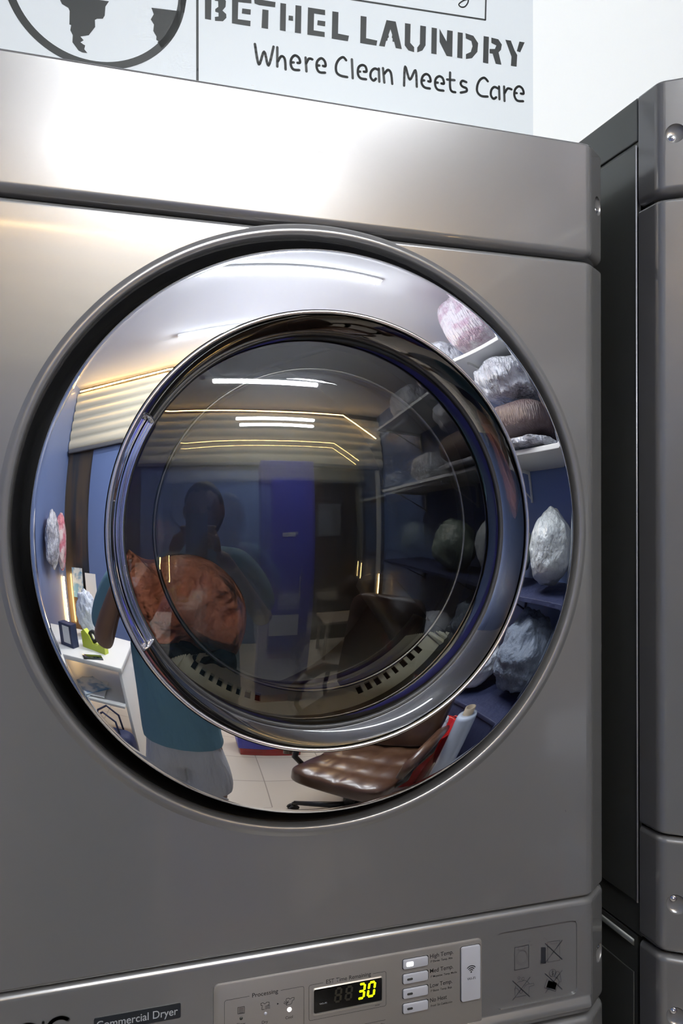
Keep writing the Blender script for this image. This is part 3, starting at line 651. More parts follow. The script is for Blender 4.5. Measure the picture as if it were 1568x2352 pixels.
# ------------------------------------------------------------------ the wall sign
sg = empty('shop_sign', (0, WY, 2.3), 'white laundry shop sign with globe and dark lettering on the wall above the large dryer', 'sign', rz=-math.radians(3.3))
def SW(p): return (p[0], p[1]-2.3)
su = pw(1223, 200)[0]
bm = bmesh.new(); slab(bm, [(-.35, -.6), (su, -.6), (su, .62), (-.35, .62)], -.0035, -.0005); bmobj('sign_board', bm, 'sign', sg, smooth=False)
ys = -.0035
def poly(bm, pts):
    vs = [bm.verts.new((p[0], ys-.0004, p[1])) for p in pts]
    for t in tessellate_polygon([[Vector((p[0], p[1], 0)) for p in pts]]): bm.faces.new([vs[i] for i in t])
def W5(x, y): return SW(pw(450+x/1.985, y/1.985))
def W8(x, y): return SW(pw(x/3.409, y/3.409))
LET = {
 'B': [[(38, -24), (68, -20), (66, 90), (38, 85)], [(82, -18), (122, -14), (134, 4), (132, 30), (118, 47), (135, 63), (136, 80), (120, 96), (84, 94), (83, 76), (100, 74), (100, 57), (85, 52), (85, 40), (99, 30), (98, 4), (83, 2)]],
 'E': [[(162, -16), (250, -4), (250, 14), (190, 8), (188, 86), (246, 94), (245, 119), (161, 105)], [(208, 37), (247, 42), (246, 66), (206, 60)]],
 'T': [[(262, -8), (360, 8), (358, 32), (285, 22), (264, 14)], [(300, 41), (328, 45), (326, 131), (296, 126)]],
 'H': [[(382, 12), (408, 16), (406, 142), (380, 137)], [(420, 69), (440, 72), (440, 94), (419, 91)], [(451, 22), (478, 26), (476, 152), (448, 148)]],
 'e': [[(508, 32), (586, 44), (586, 68), (536, 60), (534, 137), (584, 145), (584, 168), (505, 157)], [(552, 91), (587, 96), (586, 119), (550, 113)]],
 'L': [[(619, 50), (647, 54), (645, 152), (695, 162), (690, 187), (616, 175)]],
 'l': [[(748, 71), (775, 75), (773, 173), (824, 184), (820, 207), (746, 195)]],
 'A': [[(832, 208), (866, 90), (908, 97), (936, 223), (908, 218), (901, 190), (893, 188), (894, 175), (890, 170), (892, 158), (884, 132), (875, 158), (877, 168), (871, 174), (870, 184), (864, 186), (858, 212)]],
 'U': [[(950, 104), (976, 108), (974, 194), (992, 214), (992, 237), (966, 229), (949, 206)], [(1020, 115), (1046, 119), (1044, 206), (1030, 229), (1006, 238), (1006, 216), (1018, 200)]],
 'N': [[(1072, 124), (1096, 128), (1094, 247), (1070, 243)], [(1108, 130), (1140, 188), (1143, 136), (1168, 140), (1166, 258), (1140, 254), (1108, 190)]],
 'D': [[(1191, 145), (1214, 149), (1212, 266), (1188, 262)], [(1226, 150), (1262, 162), (1284, 196), (1280, 236), (1256, 264), (1228, 268), (1228, 246), (1250, 236), (1258, 210), (1253, 186), (1228, 174)]],
 'R': [[(1309, 163), (1333, 167), (1330, 289), (1306, 284)], [(1344, 170), (1376, 178), (1392, 202), (1388, 226), (1377, 238), (1390, 294), (1364, 290), (1350, 244), (1336, 242), (1336, 222), (1360, 222), (1367, 206), (1344, 194)]],
 'Y': [[(1408, 180), (1433, 184), (1450, 228), (1462, 250), (1459, 303), (1433, 299), (1436, 257)], [(1472, 188), (1496, 192), (1476, 237), (1460, 232)]]}
bm = bmesh.new()
for ps in LET.values():
    for p in ps: poly(bm, [W5(*q) for q in p])
bmobj('headline_lettering', bm, 'inks', sg, smooth=False)
TAG = [[(266, 200), (284, 293), (308, 235), (328, 298), (351, 212)], [(368, 215), (368, 303)], [(370, 280), (386, 256), (402, 268), (406, 316)],
 [(460, 286), (472, 284), (466, 262), (448, 252), (432, 268), (430, 296), (442, 316), (468, 319)], [(432, 284), (443, 284)], [(497, 262), (501, 325)], [(500, 288), (512, 267), (528, 270)],
 [(576, 300), (588, 300), (584, 278), (568, 265), (550, 280), (548, 308), (560, 328), (586, 331)], [(550, 298), (560, 298)],
 [(682, 274), (668, 260), (648, 272), (636, 298), (638, 328), (656, 344), (687, 351)], [(708, 270), (712, 356)],
 [(762, 326), (775, 325), (770, 303), (754, 296), (738, 308), (736, 338), (748, 356), (773, 361)], [(737, 326), (746, 326)],
 [(828, 318), (812, 312), (796, 326), (793, 350), (806, 367), (818, 358)], [(831, 312), (833, 372)], [(850, 310), (856, 376)], [(856, 336), (872, 318), (886, 332), (892, 382)],
 [(946, 390), (951, 303), (972, 362), (998, 320), (1004, 395)], [(1056, 370), (1067, 370), (1062, 347), (1046, 337), (1030, 350), (1026, 378), (1040, 398), (1064, 403)], [(1028, 366), (1038, 366)],
 [(1116, 380), (1128, 380), (1122, 356), (1106, 347), (1090, 360), (1088, 388), (1100, 408), (1126, 413)], [(1090, 376), (1100, 376)], [(1156, 330), (1156, 396), (1164, 416), (1180, 420)], [(1142, 362), (1176, 365)],
 [(1230, 374), (1212, 368), (1204, 380), (1212, 394), (1230, 402), (1230, 416), (1204, 422)],
 [(1328, 370), (1312, 354), (1292, 364), (1280, 390), (1280, 418), (1298, 437), (1327, 440)], [(1376, 404), (1358, 396), (1344, 410), (1342, 434), (1354, 450), (1366, 443)], [(1379, 394), (1381, 452)], [(1402, 394), (1404, 460)], [(1405, 424), (1418, 403), (1436, 407)],
 [(1478, 426), (1491, 426), (1486, 404), (1469, 393), (1452, 408), (1449, 436), (1462, 458), (1489, 461)], [(1450, 424), (1460, 424)]]
bm = bmesh.new()
for l in TAG: stroke(bm, smooth_line([W5(*p) for p in l], 5), .0050, ys, .0004, n=8)
bmobj('tagline_lettering', bm, 'inks', sg, smooth=False)
bm = bmesh.new()
stroke(bm, [W5(700, -6), W5(1317, 89)], .0034, ys, .0004); stroke(bm, [W5(1317, 89), W5(1321, -60)], .0034, ys, .0004)
bmobj('frame_outline', bm, 'inks', sg, smooth=False)
bm = bmesh.new(); stroke(bm, smooth_line([W5(*p) for p in [(1160, -12), (1172, -4), (1180, -14)]], 4), .002, ys, .0004)
stroke(bm, smooth_line([W5(*p) for p in [(1240, -20), (1238, 8), (1224, 28), (1206, 30), (1196, 18), (1215, 2), (1240, -6)]], 5), .0028, ys, .0004); bmobj('script_lettering', bm, 'inks', sg, smooth=False)
bm = bmesh.new(); stroke(bm, [W8(1540, -60), W8(1541, 545), (W8(1541, 545)[0], -.5)], .0044, ys, .0004); bmobj('divider_line', bm, 'inks', sg, smooth=False)
bm = bmesh.new(); c5 = 1/math.cos(math.radians(3.3)); gx, gz = .01915*c5, 2.4578-2.3
n = 96; ra = [bm.verts.new((gx+.1582*math.cos(2*PI*k/n), ys-.0004, gz+.1582*math.sin(2*PI*k/n))) for k in range(n)]; rb = [bm.verts.new((gx+.1445*math.cos(2*PI*k/n), ys-.0004, gz+.1445*math.sin(2*PI*k/n))) for k in range(n)]
for k in range(n): bm.faces.new((ra[k], ra[(k+1) % n], rb[(k+1) % n], rb[k]))
poly(bm, [W8(*p) for p in [(465, 0), (480, 30), (530, 60), (540, 85), (538, 190), (552, 195), (545, 235), (565, 275), (562, 330), (610, 395), (640, 410), (680, 415), (655, 385), (662, 355), (645, 345), (625, 330), (650, 315), (625, 285), (690, 275), (740, 210), (738, 155), (755, 145), (800, 145), (815, 120), (820, 50), (848, 8), (750, -6), (700, -40), (620, -70), (500, -60)]])
poly(bm, [W8(*p) for p in [(1180, 58), (1400, 85), (1412, 78), (1405, 40), (1412, -10), (1456, -10), (1438, 98), (1418, 98), (1402, 195), (1352, 292), (1260, 378), (1228, 330), (1235, 322), (1218, 310), (1220, 285), (1195, 240), (1200, 190), (1175, 150), (1198, 110)]])
bmobj('globe_emblem', bm, 'inks', sg, smooth=False)

# ------------------------------------------------------------------ laundry in the drum
def blob(name, c, s, m, amp, fr, seed, rot=0, sub=5, flat=None, parent=None):
    bm = bmesh.new(); bmesh.ops.create_icosphere(bm, subdivisions=sub, radius=1)
    for v in bm.verts:
        p = v.co.copy(); q = p*fr+Vector((seed*7.3, seed*3.1, seed))
        h = noise.noise(q)*amp+abs(noise.noise(q*2.3))*amp*.6
        p = p*(1+h)
        if flat: p = Vector([math.copysign(abs(a)**flat, a) for a in p])
        v.co = Vector((p.x*s[0], p.y*s[1], p.z*s[2]))
    bmesh.ops.transform(bm, matrix=Matrix.Rotation(rot, 4, 'Z'), verts=bm.verts)
    if parent: bmesh.ops.translate(bm, verts=bm.verts, vec=Vector(c))
    o = bmobj(name, bm, m, parent)
    if not parent: o.location = c
    return o
def drape(name, outl, y, m, depth, amp, seed, thick=.03):
    """a soft cloth heap whose outline is given in the plane y, bulging towards the glass"""
    pts = smooth_line(outl+[outl[0]], 9)[:-1]; cx = sum(p[0] for p in pts)/len(pts); cz = sum(p[1] for p in pts)/len(pts); bm = bmesh.new(); rings = []
    K = 26
    for j in range(K+1):
        t = j/K; ring = []
        for i, p in enumerate(pts):
            x = cx+(p[0]-cx)*(1-t); z = cz+(p[1]-cz)*(1-t)
            yy = y-depth*math.sqrt(max(0, 1-(1-t)**2.2)) - amp*(noise.noise(Vector((x*14, z*14, seed)))+1.1*(.5-abs(noise.noise(Vector((x*22+z*16, z*17-x*9, seed+5)))))+.5*(.5-abs(noise.noise(Vector((x*50-z*20, z*46, seed+9))))))*min(1, t*4)
            ring.append(bm.verts.new((x, yy, z)))
        rings.append(ring)
    n = len(pts)
    for a, b_ in zip(rings, rings[1:]):
        for k in range(n): bm.faces.new((a[k], a[(k+1) % n], b_[(k+1) % n], b_[k]))
    back = [bm.verts.new((cx+(p[0]-cx)*.8, y+thick, cz+(p[1]-cz)*.8)) for p in pts]
    for k in range(n): bm.faces.new((rings[0][(k+1) % n], rings[0][k], back[k], back[(k+1) % n]))
    bm.faces.new(back); bmesh.ops.remove_doubles(bm, verts=bm.verts, dist=1e-6)
    return bmobj(name, bm, m)
yo = .105
po = lambda l: [pt(x, y, yo) for x, y in l]
tag(drape('laundry_cloth', po([(296, 1262), (340, 1285), (410, 1272), (470, 1282), (520, 1315), (556, 1365), (566, 1420), (556, 1475), (530, 1512), (480, 1500), (430, 1482), (350, 1490), (312, 1480), (285, 1400), (268, 1320)]), yo, 'orange', .030, .022, 3), 'crumpled orange cloth lying inside the drum behind the glass', 'cloth')
yo = .085
tag(drape('laundry_cloth', po([(300, 1470), (350, 1468), (400, 1474), (440, 1488), (480, 1500), (512, 1484), (538, 1500), (544, 1530), (532, 1566), (500, 1575), (450, 1560), (400, 1535), (345, 1512)]), yo, 'dcloth', .018, .010, 9), 'dark brown cloth lying below the orange cloth inside the drum', 'cloth')

# ------------------------------------------------------------------ right side: shelves with wrapped laundry
def shelf(z, label, m_='shelfw'):
    T = empty('wall_shelf', (XR, -1.55, z), label, 'shelf')
    bm = bmesh.new(); box(bm, (-.265, 0, -.012), (.52, 1.9, .024), .003); bmobj('shelf_board', bm, m_, T, smooth=False)
    for y in (-.85, 0, .85):
        bm = bmesh.new(); box(bm, (-.24, y, -.035), (.44, .02, .02)); box(bm, (-.012, y, -.12), (.02, .02, .19)); tube(bm, [(-.40, y, -.035), (-.01, y, -.20)], .006, 8); bmobj('bracket', bm, m_, T, smooth=False)
    return T
shelf(2.455, 'topmost pale shelf on the right-hand wall'); shelf(1.83, 'middle pale shelf on the right-hand wall'); shelf(1.15, 'lowest, dark navy shelf on the right-hand wall', 'navy')
tag(blob('wrapped_blanket', (1.76, -1.30, 2.70), (.27, .36, .22), 'wrapw', .06, 1.6, 1, flat=.6), 'white and purple blanket in clear wrap on the topmost shelf', 'wrapped laundry')
tag(blob('wrapped_blanket', (1.80, -2.08, 2.62), (.20, .26, .14), 'wrapc', .1, 1.8, 2, flat=.75), 'silvery plastic-wrapped bundle beside the white and purple blanket', 'wrapped laundry')
tag(blob('blanket_stack', (1.78, -1.18, 2.005), (.25, .36, .10), 'brownc', .05, 1.5, 3, flat=.6), 'dark brown blankets folded on the middle shelf', 'blankets')
tag(blob('plastic_bundle', (1.77, -1.20, 2.26), (.25, .36, .13), 'wrapc', .14, 2.2, 4, flat=.8), 'crumpled clear plastic bundle lying on the dark brown blankets', 'plastic bundle')
tag(blob('plastic_bundle', (1.76, -1.18, 1.868), (.25, .36, .030), 'wrapc', .14, 2.6, 14, flat=.6), 'flat crumpled plastic packet lying underneath the dark brown blankets', 'plastic bundle')
tag(blob('plastic_bundle', (1.80, -1.85, 1.96), (.20, .24, .12), 'wrapc', .14, 2.0, 5, flat=.8), 'crumpled clear plastic bundle on the far half of the middle shelf', 'plastic bundle')
tag(blob('laundry_bag', (1.76, -1.0, 1.37), (.21, .22, .19), 'greyb', .12, 1.5, 6), 'pale grey tied laundry bag on the lowest shelf, nearest the machines', 'laundry bag')
tag(blob('laundry_bag', (1.76, -1.55, 1.34), (.18, .22, .18), 'greenb', .12, 1.5, 7), 'green-grey tied laundry bag on the lowest shelf', 'laundry bag')
bench = empty('storage_box', (1.75, -1.35, 0), 'long navy box against the right-hand wall with laundry piled on it', 'storage box')
bm = bmesh.new(); box(bm, (0, 0, .25), (.56, 1.5, .50), .01); bmobj('box_body', bm, 'navy', bench); bm = bmesh.new(); box(bm, (0, 0, .515), (.58, 1.52, .03), .006); bmobj('box_lid', bm, 'navy', bench)
tag(blob('garment_pile', (1.74, -1.1, .82), (.22, .28, .22), 'darkb', .18, 2.4, 8), 'heap of blue-grey bagged garments on the navy box', 'garments')
tag(blob('linen_bundle', (1.65, -1.62, .68), (.20, .22, .14), 'whiteb', .14, 1.6, 9), 'white wrapped linen bundle on the navy box beside the blue-grey heap', 'linen bundle')
bk = empty('red_bucket', (1.22, -1.36, 0), 'round red plastic tub on the floor behind the leather chair', 'tub')
bm = bmesh.new(); lathe(bm, [(0, .01), (.15, .0), (.16, .01), (.20, .42), (.215, .43), (.21, .44), (.195, .43), (.152, .02), (0, .02)], axis='Z', n=48); bmobj('tub_body', bm, 'red', bk)
for s in (-1, 1):
    bm = bmesh.new(); tube(bm, [(s*.205, -.05, .42), (s*.235, -.03, .43), (s*.24, .03, .43), (s*.205, .05, .42)], .007, 8); bmobj('tub_handle', bm, 'red', bk)
tag(blob('linen_bundle', (1.22, -1.36, .46), (.13, .13, .08), 'whiteb', .14, 1.6, 11), 'white linen lying in the round red tub', 'linen bundle')
rl = empty('film_roll', (1.15, -.90, 0), 'upright roll of clear wrapping film on a cardboard core, beside the leather chair', 'film roll')
bm = bmesh.new(); lathe(bm, [(.025, .02), (.058, .0), (.060, .02), (.060, .70), (.056, .715), (.032, .72), (.030, .70)], axis='Z', n=40); bmobj('film', bm, 'film', rl)
bm = bmesh.new(); lathe(bm, [(.031, .0), (.031, .755), (.024, .755), (.024, .0)], axis='Z', n=32, close=True); bmobj('core_tube', bm, 'card', rl)

# leather chair
ch = empty('office_chair', (.75, -1.07, 0), 'brown tufted leather office chair standing between the photographer and the film roll', 'chair', rz=math.radians(50))
def cushion(c, s, rot, nx=4, ny=4, amp=.012):
    bm = bmesh.new(); box(bm, (0, 0, 0), (1, 1, 1)); bmesh.ops.subdivide_edges(bm, edges=bm.edges, cuts=23, use_grid_fill=True)
    for v in bm.verts:
        p = v.co*2; q = Vector([math.copysign(1-(1-abs(a))**1.0, a) for a in p]); n4 = (abs(p.x)**6+abs(p.y)**6+abs(p.z)**6)**(1/6)
        p = p/n4; tuft = abs(math.sin(PI*nx*(p.x+1)/2))*abs(math.sin(PI*ny*(p.y+1)/2))
        v.co = Vector((p.x*s[0]/2, p.y*s[1]/2, p.z*s[2]/2+(amp*tuft**.5 if p.z > .5 else 0)))
    bmesh.ops.transform(bm, matrix=Matrix.Translation(Vector(c)) @ rot, verts=bm.verts); return bm
bmobj('seat', cushion((0, 0, .45), (.50, .50, .10), Matrix.Identity(4)), 'leather', ch)
bmobj('backrest', cushion((0, -.27, .80), (.50, .60, .10), Matrix.Rotation(math.radians(-80), 4, 'X'), 3, 4), 'leather', ch)
for s in (-1, 1):
    bm = bmesh.new(); tube(bm, smooth3 if False else [(s*.28, -.25, .60), (s*.29, -.1, .66), (s*.29, .08, .665), (s*.28, .18, .64), (s*.27, .2, .58)], [.022, .03, .032, .028, .018], 14); bmobj('armrest', bm, 'leather', ch)
    bm = bmesh.new(); tube(bm, [(s*.28, .12, .63), (s*.285, .13, .52), (s*.22, .1, .41)], .014, 10); bmobj('arm_bracket', bm, 'dplastic', ch); bm = bmesh.new(); tube(bm, [(s*.28, -.15, .63), (s*.285, -.14, .52), (s*.22, -.1, .41)], .014, 10); bmobj('arm_bracket', bm, 'dplastic', ch)
bm = bmesh.new(); tube(bm, [(0, 0, .10), (0, 0, .25), (0, 0, .25), (0, 0, .41)], [.03, .03, .02, .02], 16)
for k in range(5):
    a = 2*PI*k/5+.3; tube(bm, [(0, 0, .12), (.15*math.cos(a), .15*math.sin(a), .10), (.29*math.cos(a), .29*math.sin(a), .075)], [.028, .022, .016], 10)
bmobj('star_base', bm, 'dplastic', ch)
for k in range(5):
    a = 2*PI*k/5+.3; bm = bmesh.new()
    for dd in (-.012, .012):
        r = bmesh.ops.create_cone(bm, cap_ends=True, segments=20, radius1=.028, radius2=.028, depth=.016)
        bmesh.ops.transform(bm, matrix=Matrix.Translation((.29*math.cos(a)+dd*math.cos(a+.8), .29*math.sin(a)+dd*math.sin(a+.8), .028)) @ Matrix.Rotation(a+.8, 4, 'Z') @ Matrix.Rotation(PI/2, 4, 'Y'), verts=r['verts'])
    tube(bm, [(.29*math.cos(a), .29*math.sin(a), .03), (.29*math.cos(a), .29*math.sin(a), .075)], .012, 10); bmobj('caster', bm, 'dplastic', ch, sharp=40)

# ------------------------------------------------------------------ blue locker straight behind the photographer
lk = empty('blue_cabinet', (.50, -2.05, 0), 'tall narrow deep blue cabinet with paper notices, mirrored in the middle of the door glass', 'cabinet')
bm = bmesh.new(); box(bm, (0, -.12, 1.03), (.42, .28, 1.90), .008); bmobj('cabinet_body', bm, 'dblue', lk)
bm = bmesh.new(); box(bm, (0, -.12, .04), (.40, .26, .08), .004); bmobj('plinth', bm, 'red', lk)
bm = bmesh.new(); box(bm, (-.03, .026, 1.03), (.30, .012, 1.84), .003); dd_ = bmobj('cabinet_door', bm, 'dblue', lk)
bm = bmesh.new(); tube(bm, [(.09, .045, .95), (.09, .045, 1.1)], .006, 8); bmobj('door_handle', bm, 'chrome_edge', dd_)
for (x, z, w_, h_, lb_) in ((-.02, .72, .23, .17, 'lower sheet'), (.0, 1.42, .10, .03, 'small strip')):
    bm = bmesh.new(); box(bm, (x, .034, z), (w_, .002, h_)); o = bmobj('paper_notice', bm, 'paper', lk, smooth=False)
# poster panels on the shop front
for (x, z, w_, h_, m_, lb_) in ((-1.26, .92, .16, .30, 'print', 'pale printed poster low on the left end of the shop front'), (-1.06, .86, .16, .34, 'paper', 'pale notice sheet low on the shop front beside the printed poster'), (1.25, 1.55, .30, .40, 'paint_in', 'grey notice board on the brown shop door')):
    bm = bmesh.new(); box(bm, (0, 0, 0), (w_, .004, h_)); o = tag(bmobj('poster', bm, m_, smooth=False), lb_, 'poster'); o.location = (x, YF+.018, z)
st = empty('side_table', (1.35, -3.0, 0), 'low wooden table in front of the brown shop door', 'table')
bm = bmesh.new(); box(bm, (0, 0, .44), (.6, .4, .03), .004); bmobj('table_top', bm, 'card', st)
for sx in (-1, 1):
    for sy in (-1, 1):
        bm = bmesh.new(); box(bm, (sx*.26, sy*.17, .2125), (.03, .03, .425), .003); bmobj('leg', bm, 'card', st)

# ------------------------------------------------------------------ left side: counter and its things
dk = empty('counter', (-.80, -1.95, 0), 'white counter with a lower shelf, on the left behind the photographer', 'counter')
bm = bmesh.new(); box(bm, (0, 0, .745), (.86, .62, .03), .004); bmobj('counter_top', bm, 'desk', dk)
bm = bmesh.new(); box(bm, (0, .02, .50), (.80, .62, .02), .003); bmobj('lower_shelf', bm, 'desk', dk)
for sx in (-1, 1):
    bm = bmesh.new(); box(bm, (sx*.41, 0, .365), (.02, .58, .73), .002); bmobj('side_panel', bm, 'desk', dk)
cb = empty('navy_carton', (-.80, -1.83, .7605), 'navy carton with a pale front standing on the white counter', 'carton', rz=.35)
bm = bmesh.new(); box(bm, (0, 0, .075), (.13, .07, .15), .002); bmobj('carton_body', bm, 'navyb', cb, smooth=False); bm = bmesh.new(); box(bm, (.01, .0365, .08), (.07, .002, .11)); bmobj('carton_label', bm, 'paper', cb, smooth=False)
td = empty('tape_dispenser', (-.60, -1.86, .7605), 'lime green tape dispenser on the white counter', 'tape dispenser', rz=.3)
bm = bmesh.new(); pr = [(-.10, 0), (.10, 0), (.105, .05), (.07, .07), (.045, .045), (0, .04), (-.03, .09), (-.07, .12), (-.10, .10)]
f0 = [bm.verts.new((x, -.025, z)) for x, z in pr]; f1 = [bm.verts.new((x, .025, z)) for x, z in pr]; bm.faces.new(f0); bm.faces.new(f1[::-1])
for k in range(len(pr)): bm.faces.new((f0[k], f0[(k+1) % len(pr)], f1[(k+1) % len(pr)], f1[k]))
bmobj('dispenser_body', bm, 'lime', td, smooth=False); bm = bmesh.new(); lathe(bm, [(.02, -.012), (.04, -.012), (.04, .012), (.02, .012)], (0, 0, .085), n=32, close=True); bmobj('tape_reel', bm, 'ink', td)
bm = bmesh.new(); box(bm, (0, 0, .004), (.07, .14, .008), .002); o = tag(bmobj('mobile_phone', bm, 'screen'), 'dark mobile phone lying on the white counter', 'phone'); o.location = (-.58, -1.70, .7605); o.rotation_euler = (0, 0, 1.1)
tag(blob('white_garment', (-.72, -2.12, .93), (.09, .07, .14), 'whiteb', .25, 2.2, 21), 'crumpled white garment with dark markings on the white counter', 'garment')
for k, (x, y, a, m_, lb_) in enumerate(((-.72, -1.75, .3, 'print', 'blue printed magazine at the bottom of the pile on the lower shelf'), (-.66, -1.78, -.1, 'paper', 'white printed magazine in the middle of the pile on the lower shelf'), (-.69, -1.76, .6, 'print', 'blue printed magazine on top of the pile on the lower shelf'))):
    bm = bmesh.new(); box(bm, (0, 0, .004), (.21, .28, .008), .001); o = tag(bmobj('magazine', bm, m_, smooth=False), lb_, 'magazine', 'magazines under the counter'); o.location = (x, y, .5105+k*.0085); o.rotation_euler = (0, 0, a)
hb = empty('navy_handbag', (-.50, -1.48, .0), 'navy fabric tote bag on the floor in front of the white counter', 'bag')
bm = cushion((0, 0, .19), (.30, .14, .38), Matrix.Identity(4), 1, 1, .0); bmobj('bag_body', bm, 'navy', hb)
for s in (-1, 1):
    bm = bmesh.new(); tube(bm, [(-.08, s*.05, .36), (-.07, s*.05, .48), (0, s*.05, .53), (.07, s*.05, .48), (.08, s*.05, .36)], .007, 8); bmobj('bag_handle', bm, 'navy', hb)
tag(blob('laundry_packet', (XL+.10, -2.85, 1.36), (.07, .14, .24), 'wrapc', .15, 2, 31), 'clear plastic packet hanging on the blue left-hand wall', 'plastic packet')
tag(blob('laundry_packet', (XL+.09, -3.14, 1.34), (.06, .10, .26), 'pinkw', .12, 2, 32), 'pink and white packet hanging on the blue left-hand wall next to the clear one', 'plastic packet')

# ------------------------------------------------------------------ the photographer
PX, PY = -.01, -1.03
pe = empty('person', (PX, PY, 0), 'person in teal t-shirt and grey shorts holding up a phone, mirrored in the chrome ring', 'person')
HGT = 1.0
B = [(0, 0, .86, (.11, .08)), (0, .0, 1.02, (.10, .07)), (0, .01, 1.20, (.12, .08)), (0, -.01, 1.32, (.08, .05)), (0, 0, 1.41, (.052, .052)), (0, .02, 1.47, (.05, .05)),
     (-.16, 0, 1.315, .046), (-.25, .07, 1.10, .045), (-.21, .16, 1.18, .038), (-.10, .215, 1.36, .028), (-.075, .235, 1.40, .026),
     (.16, 0, 1.315, .046), (.25, .07, 1.10, .045), (.21, .16, 1.18, .038), (.10, .215, 1.36, .028), (.075, .235, 1.40, .026),
     (-.095, 0, .78, .070), (-.115, .01, .48, .058), (-.115, -.01, .28, .052), (-.115, -.02, .09, .034), (-.12, .10, .035, .032),
     (.095, 0, .78, .070), (.115, .01, .48, .058), (.115, -.01, .28, .052), (.115, -.02, .09, .034), (.12, .10, .035, .032)]
E_ = [(0, 1), (1, 2), (2, 3), (3, 4), (4, 5), (3, 6), (6, 7), (7, 8), (8, 9), (9, 10), (3, 11), (11, 12), (12, 13), (13, 14), (14, 15), (0, 16), (16, 17), (17, 18), (18, 19), (19, 20), (0, 21), (21, 22), (22, 23), (23, 24), (24, 25)]
parts = [skin(B, E_)]
hd = bmesh.new(); bmesh.ops.create_icosphere(hd, subdivisions=4, radius=1)
for v in hd.verts:
    p = v.co; s = Vector((.074, .092, .112)); q = Vector((p.x*s.x, p.y*s.y, p.z*s.z))
    if p.z < -.2: q.x *= 1-.25*(-p.z-.2); 
    if p.y > .3:
        q.y += .026*math.exp(-((p.x/.16)**2+((p.z+.15)/.22)**2)) - .008*math.exp(-(((abs(p.x)-.38)/.16)**2+((p.z-.05)/.12)**2)) + .006*math.exp(-((p.x/.3)**2+((p.z+.5)/.1)**2))
    v.co = q+Vector((0, .035, 1.55))
for s in (-1, 1):
    r = bmesh.ops.create_uvsphere(hd, u_segments=12, v_segments=8, radius=1); bmesh.ops.transform(hd, matrix=Matrix.Translation((s*.076, .03, 1.545)) @ Matrix.Diagonal((.010, .018, .030, 1)), verts=r['verts'])
hm = bpy.data.meshes.new('h'); hd.to_mesh(hm); hd.free(); parts.append(hm)
# hands: palm plus four fingers and a thumb each, closed on the phone's long edges (phone centre x=-.02, z=1.44)
PHX, PHY, PHZ = -PX-.008, .248, 1.455
for s in (-1, 1):
    wx, wy, wz = s*.078-.01, .230, 1.395
    pal = [(wx, wy, wz, .022), (s*.066+PHX, .230, 1.43, (.012, .028)), (s*.062+PHX, .233, 1.465, (.011, .026))]
    parts.append(skin(pal, [(0, 1), (1, 2)]))
    for k in range(4):
        z0 = 1.425+.019*k; ln = (.9, 1.0, 1.05, .95)[k]
        f = [(s*.060+PHX, .230, z0, .0085), (s*.058+PHX, .226-.012*ln, z0+.002, .0080), (s*(.040)+PHX, .221-.010*ln, z0+.004, .0072), (s*(.040-.020*ln)+PHX, .226, z0+.006, .0062)]
        parts.append(skin(f, [(0, 1), (1, 2), (2, 3)]))
    th_ = [(s*.066+PHX, .236, 1.425, .011), (s*.056+PHX, .237, 1.435, .0095), (s*.046+PHX, .236, 1.452, .0085), (s*.032+PHX, .2355, 1.466, .0075)]
    parts.append(skin(th_, [(0, 1), (1, 2), (2, 3)]))
body = remesh(parts, .0055, 3); body.materials.append(M['skin']); link('body', body, None, pe)
T_ = [(0, 0, .62, (.19, .145)), (0, 0, .74, (.185, .140)), (0, 0, .92, (.168, .128)), (0, .0, 1.08, (.160, .115)), (0, .01, 1.22, (.172, .122)), (0, -.005, 1.34, (.150, .100)), (0, 0, 1.40, (.074, .070)),
      (-.17, 0, 1.325, .082), (-.235, .03, 1.22, .064), (-.25, .07, 1.12, .062), (.17, 0, 1.325, .082), (.235, .03, 1.22, .064), (.25, .07, 1.12, .062)]
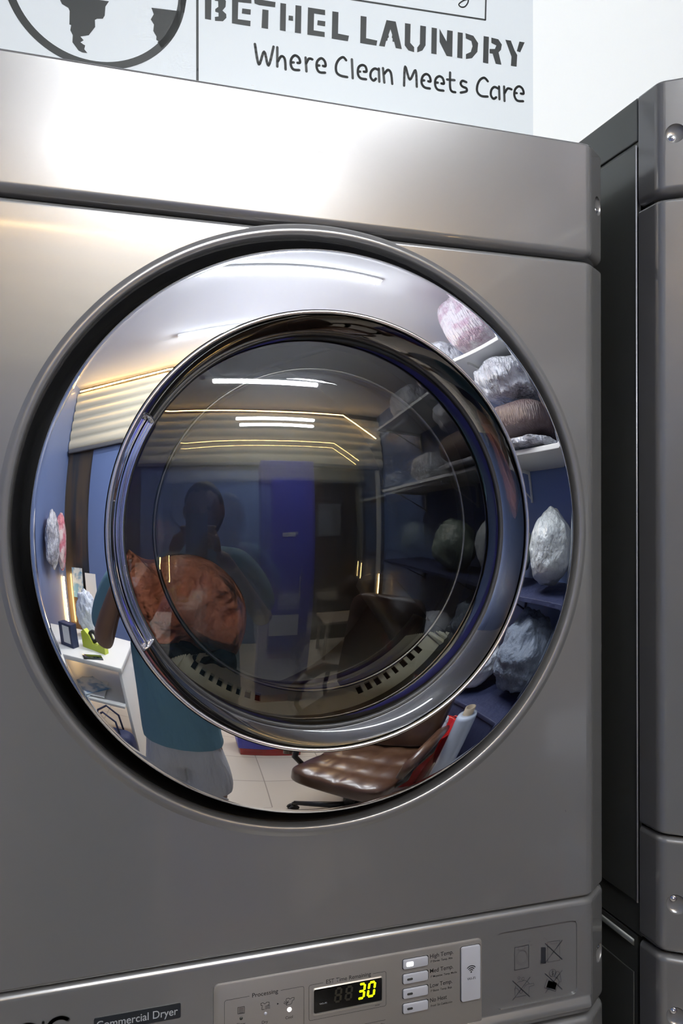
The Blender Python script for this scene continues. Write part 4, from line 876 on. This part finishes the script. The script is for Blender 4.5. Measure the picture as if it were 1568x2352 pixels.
sm_ = skin(T_, [(0, 1), (1, 2), (2, 3), (3, 4), (4, 5), (5, 6), (5, 7), (7, 8), (8, 9), (5, 10), (10, 11), (11, 12)])
tm = cutoff(remesh([sm_], .012, 2), .71); tm.materials.append(M['teal']); link('t_shirt', tm, None, pe)
S_ = [(0, 0, .92, (.145, .108)), (0, 0, .80, (.158, .122)), (0, 0, .68, (.165, .122)), (-.068, 0, .60, (.12, .12)), (-.088, .005, .50, (.115, .115)), (-.096, .008, .28, (.116, .11)), (.068, 0, .60, (.12, .12)), (.088, .005, .50, (.115, .115)), (.096, .008, .28, (.116, .11))]
sm_ = skin(S_, [(0, 1), (1, 2), (2, 3), (3, 4), (4, 5), (2, 6), (6, 7), (7, 8)])
tm = cutoff(remesh([sm_], .010, 2), .40); tm.materials.append(M['greyc']); link('shorts', tm, None, pe)
bm = bmesh.new(); bmesh.ops.create_icosphere(bm, subdivisions=4, radius=1)
for v in bm.verts:
    p = v.co; k = 1.0 if (p.z > .15 or p.y < -.1) else .80
    if p.y > .35 and p.z < .62: k = .80
    k *= 1+.03*noise.noise(p*9); v.co = Vector((p.x*.083*k, p.y*.101*k, p.z*.120*k))+Vector((0, .031, 1.553))
bmobj('hair', bm, 'hair', pe)
for s in (-1, 1):
    bm = bmesh.new(); bmesh.ops.create_uvsphere(bm, u_segments=14, v_segments=10, radius=.009); bmesh.ops.translate(bm, verts=bm.verts, vec=(s*.029, .112, 1.557)); bmobj('eye', bm, 'ink', pe)
    bm = cushion((s*.118, .035, .045), (.09, .26, .08), Matrix.Identity(4), 1, 1, 0); bmobj('shoe', bm, 'dplastic', pe)
ph = empty('camera_phone', (PX+PHX, PY+PHY, PHZ), 'dark phone held up in both hands by the person', 'phone')
bm = bmesh.new(); box(bm, (0, .002, .0), (.074, .008, .155), .003); bmobj('phone_body', bm, 'dplastic', ph)
bm = bmesh.new(); box(bm, (0, -.0025, .0), (.068, .001, .149), .0004); bmobj('phone_screen', bm, 'screen', ph)
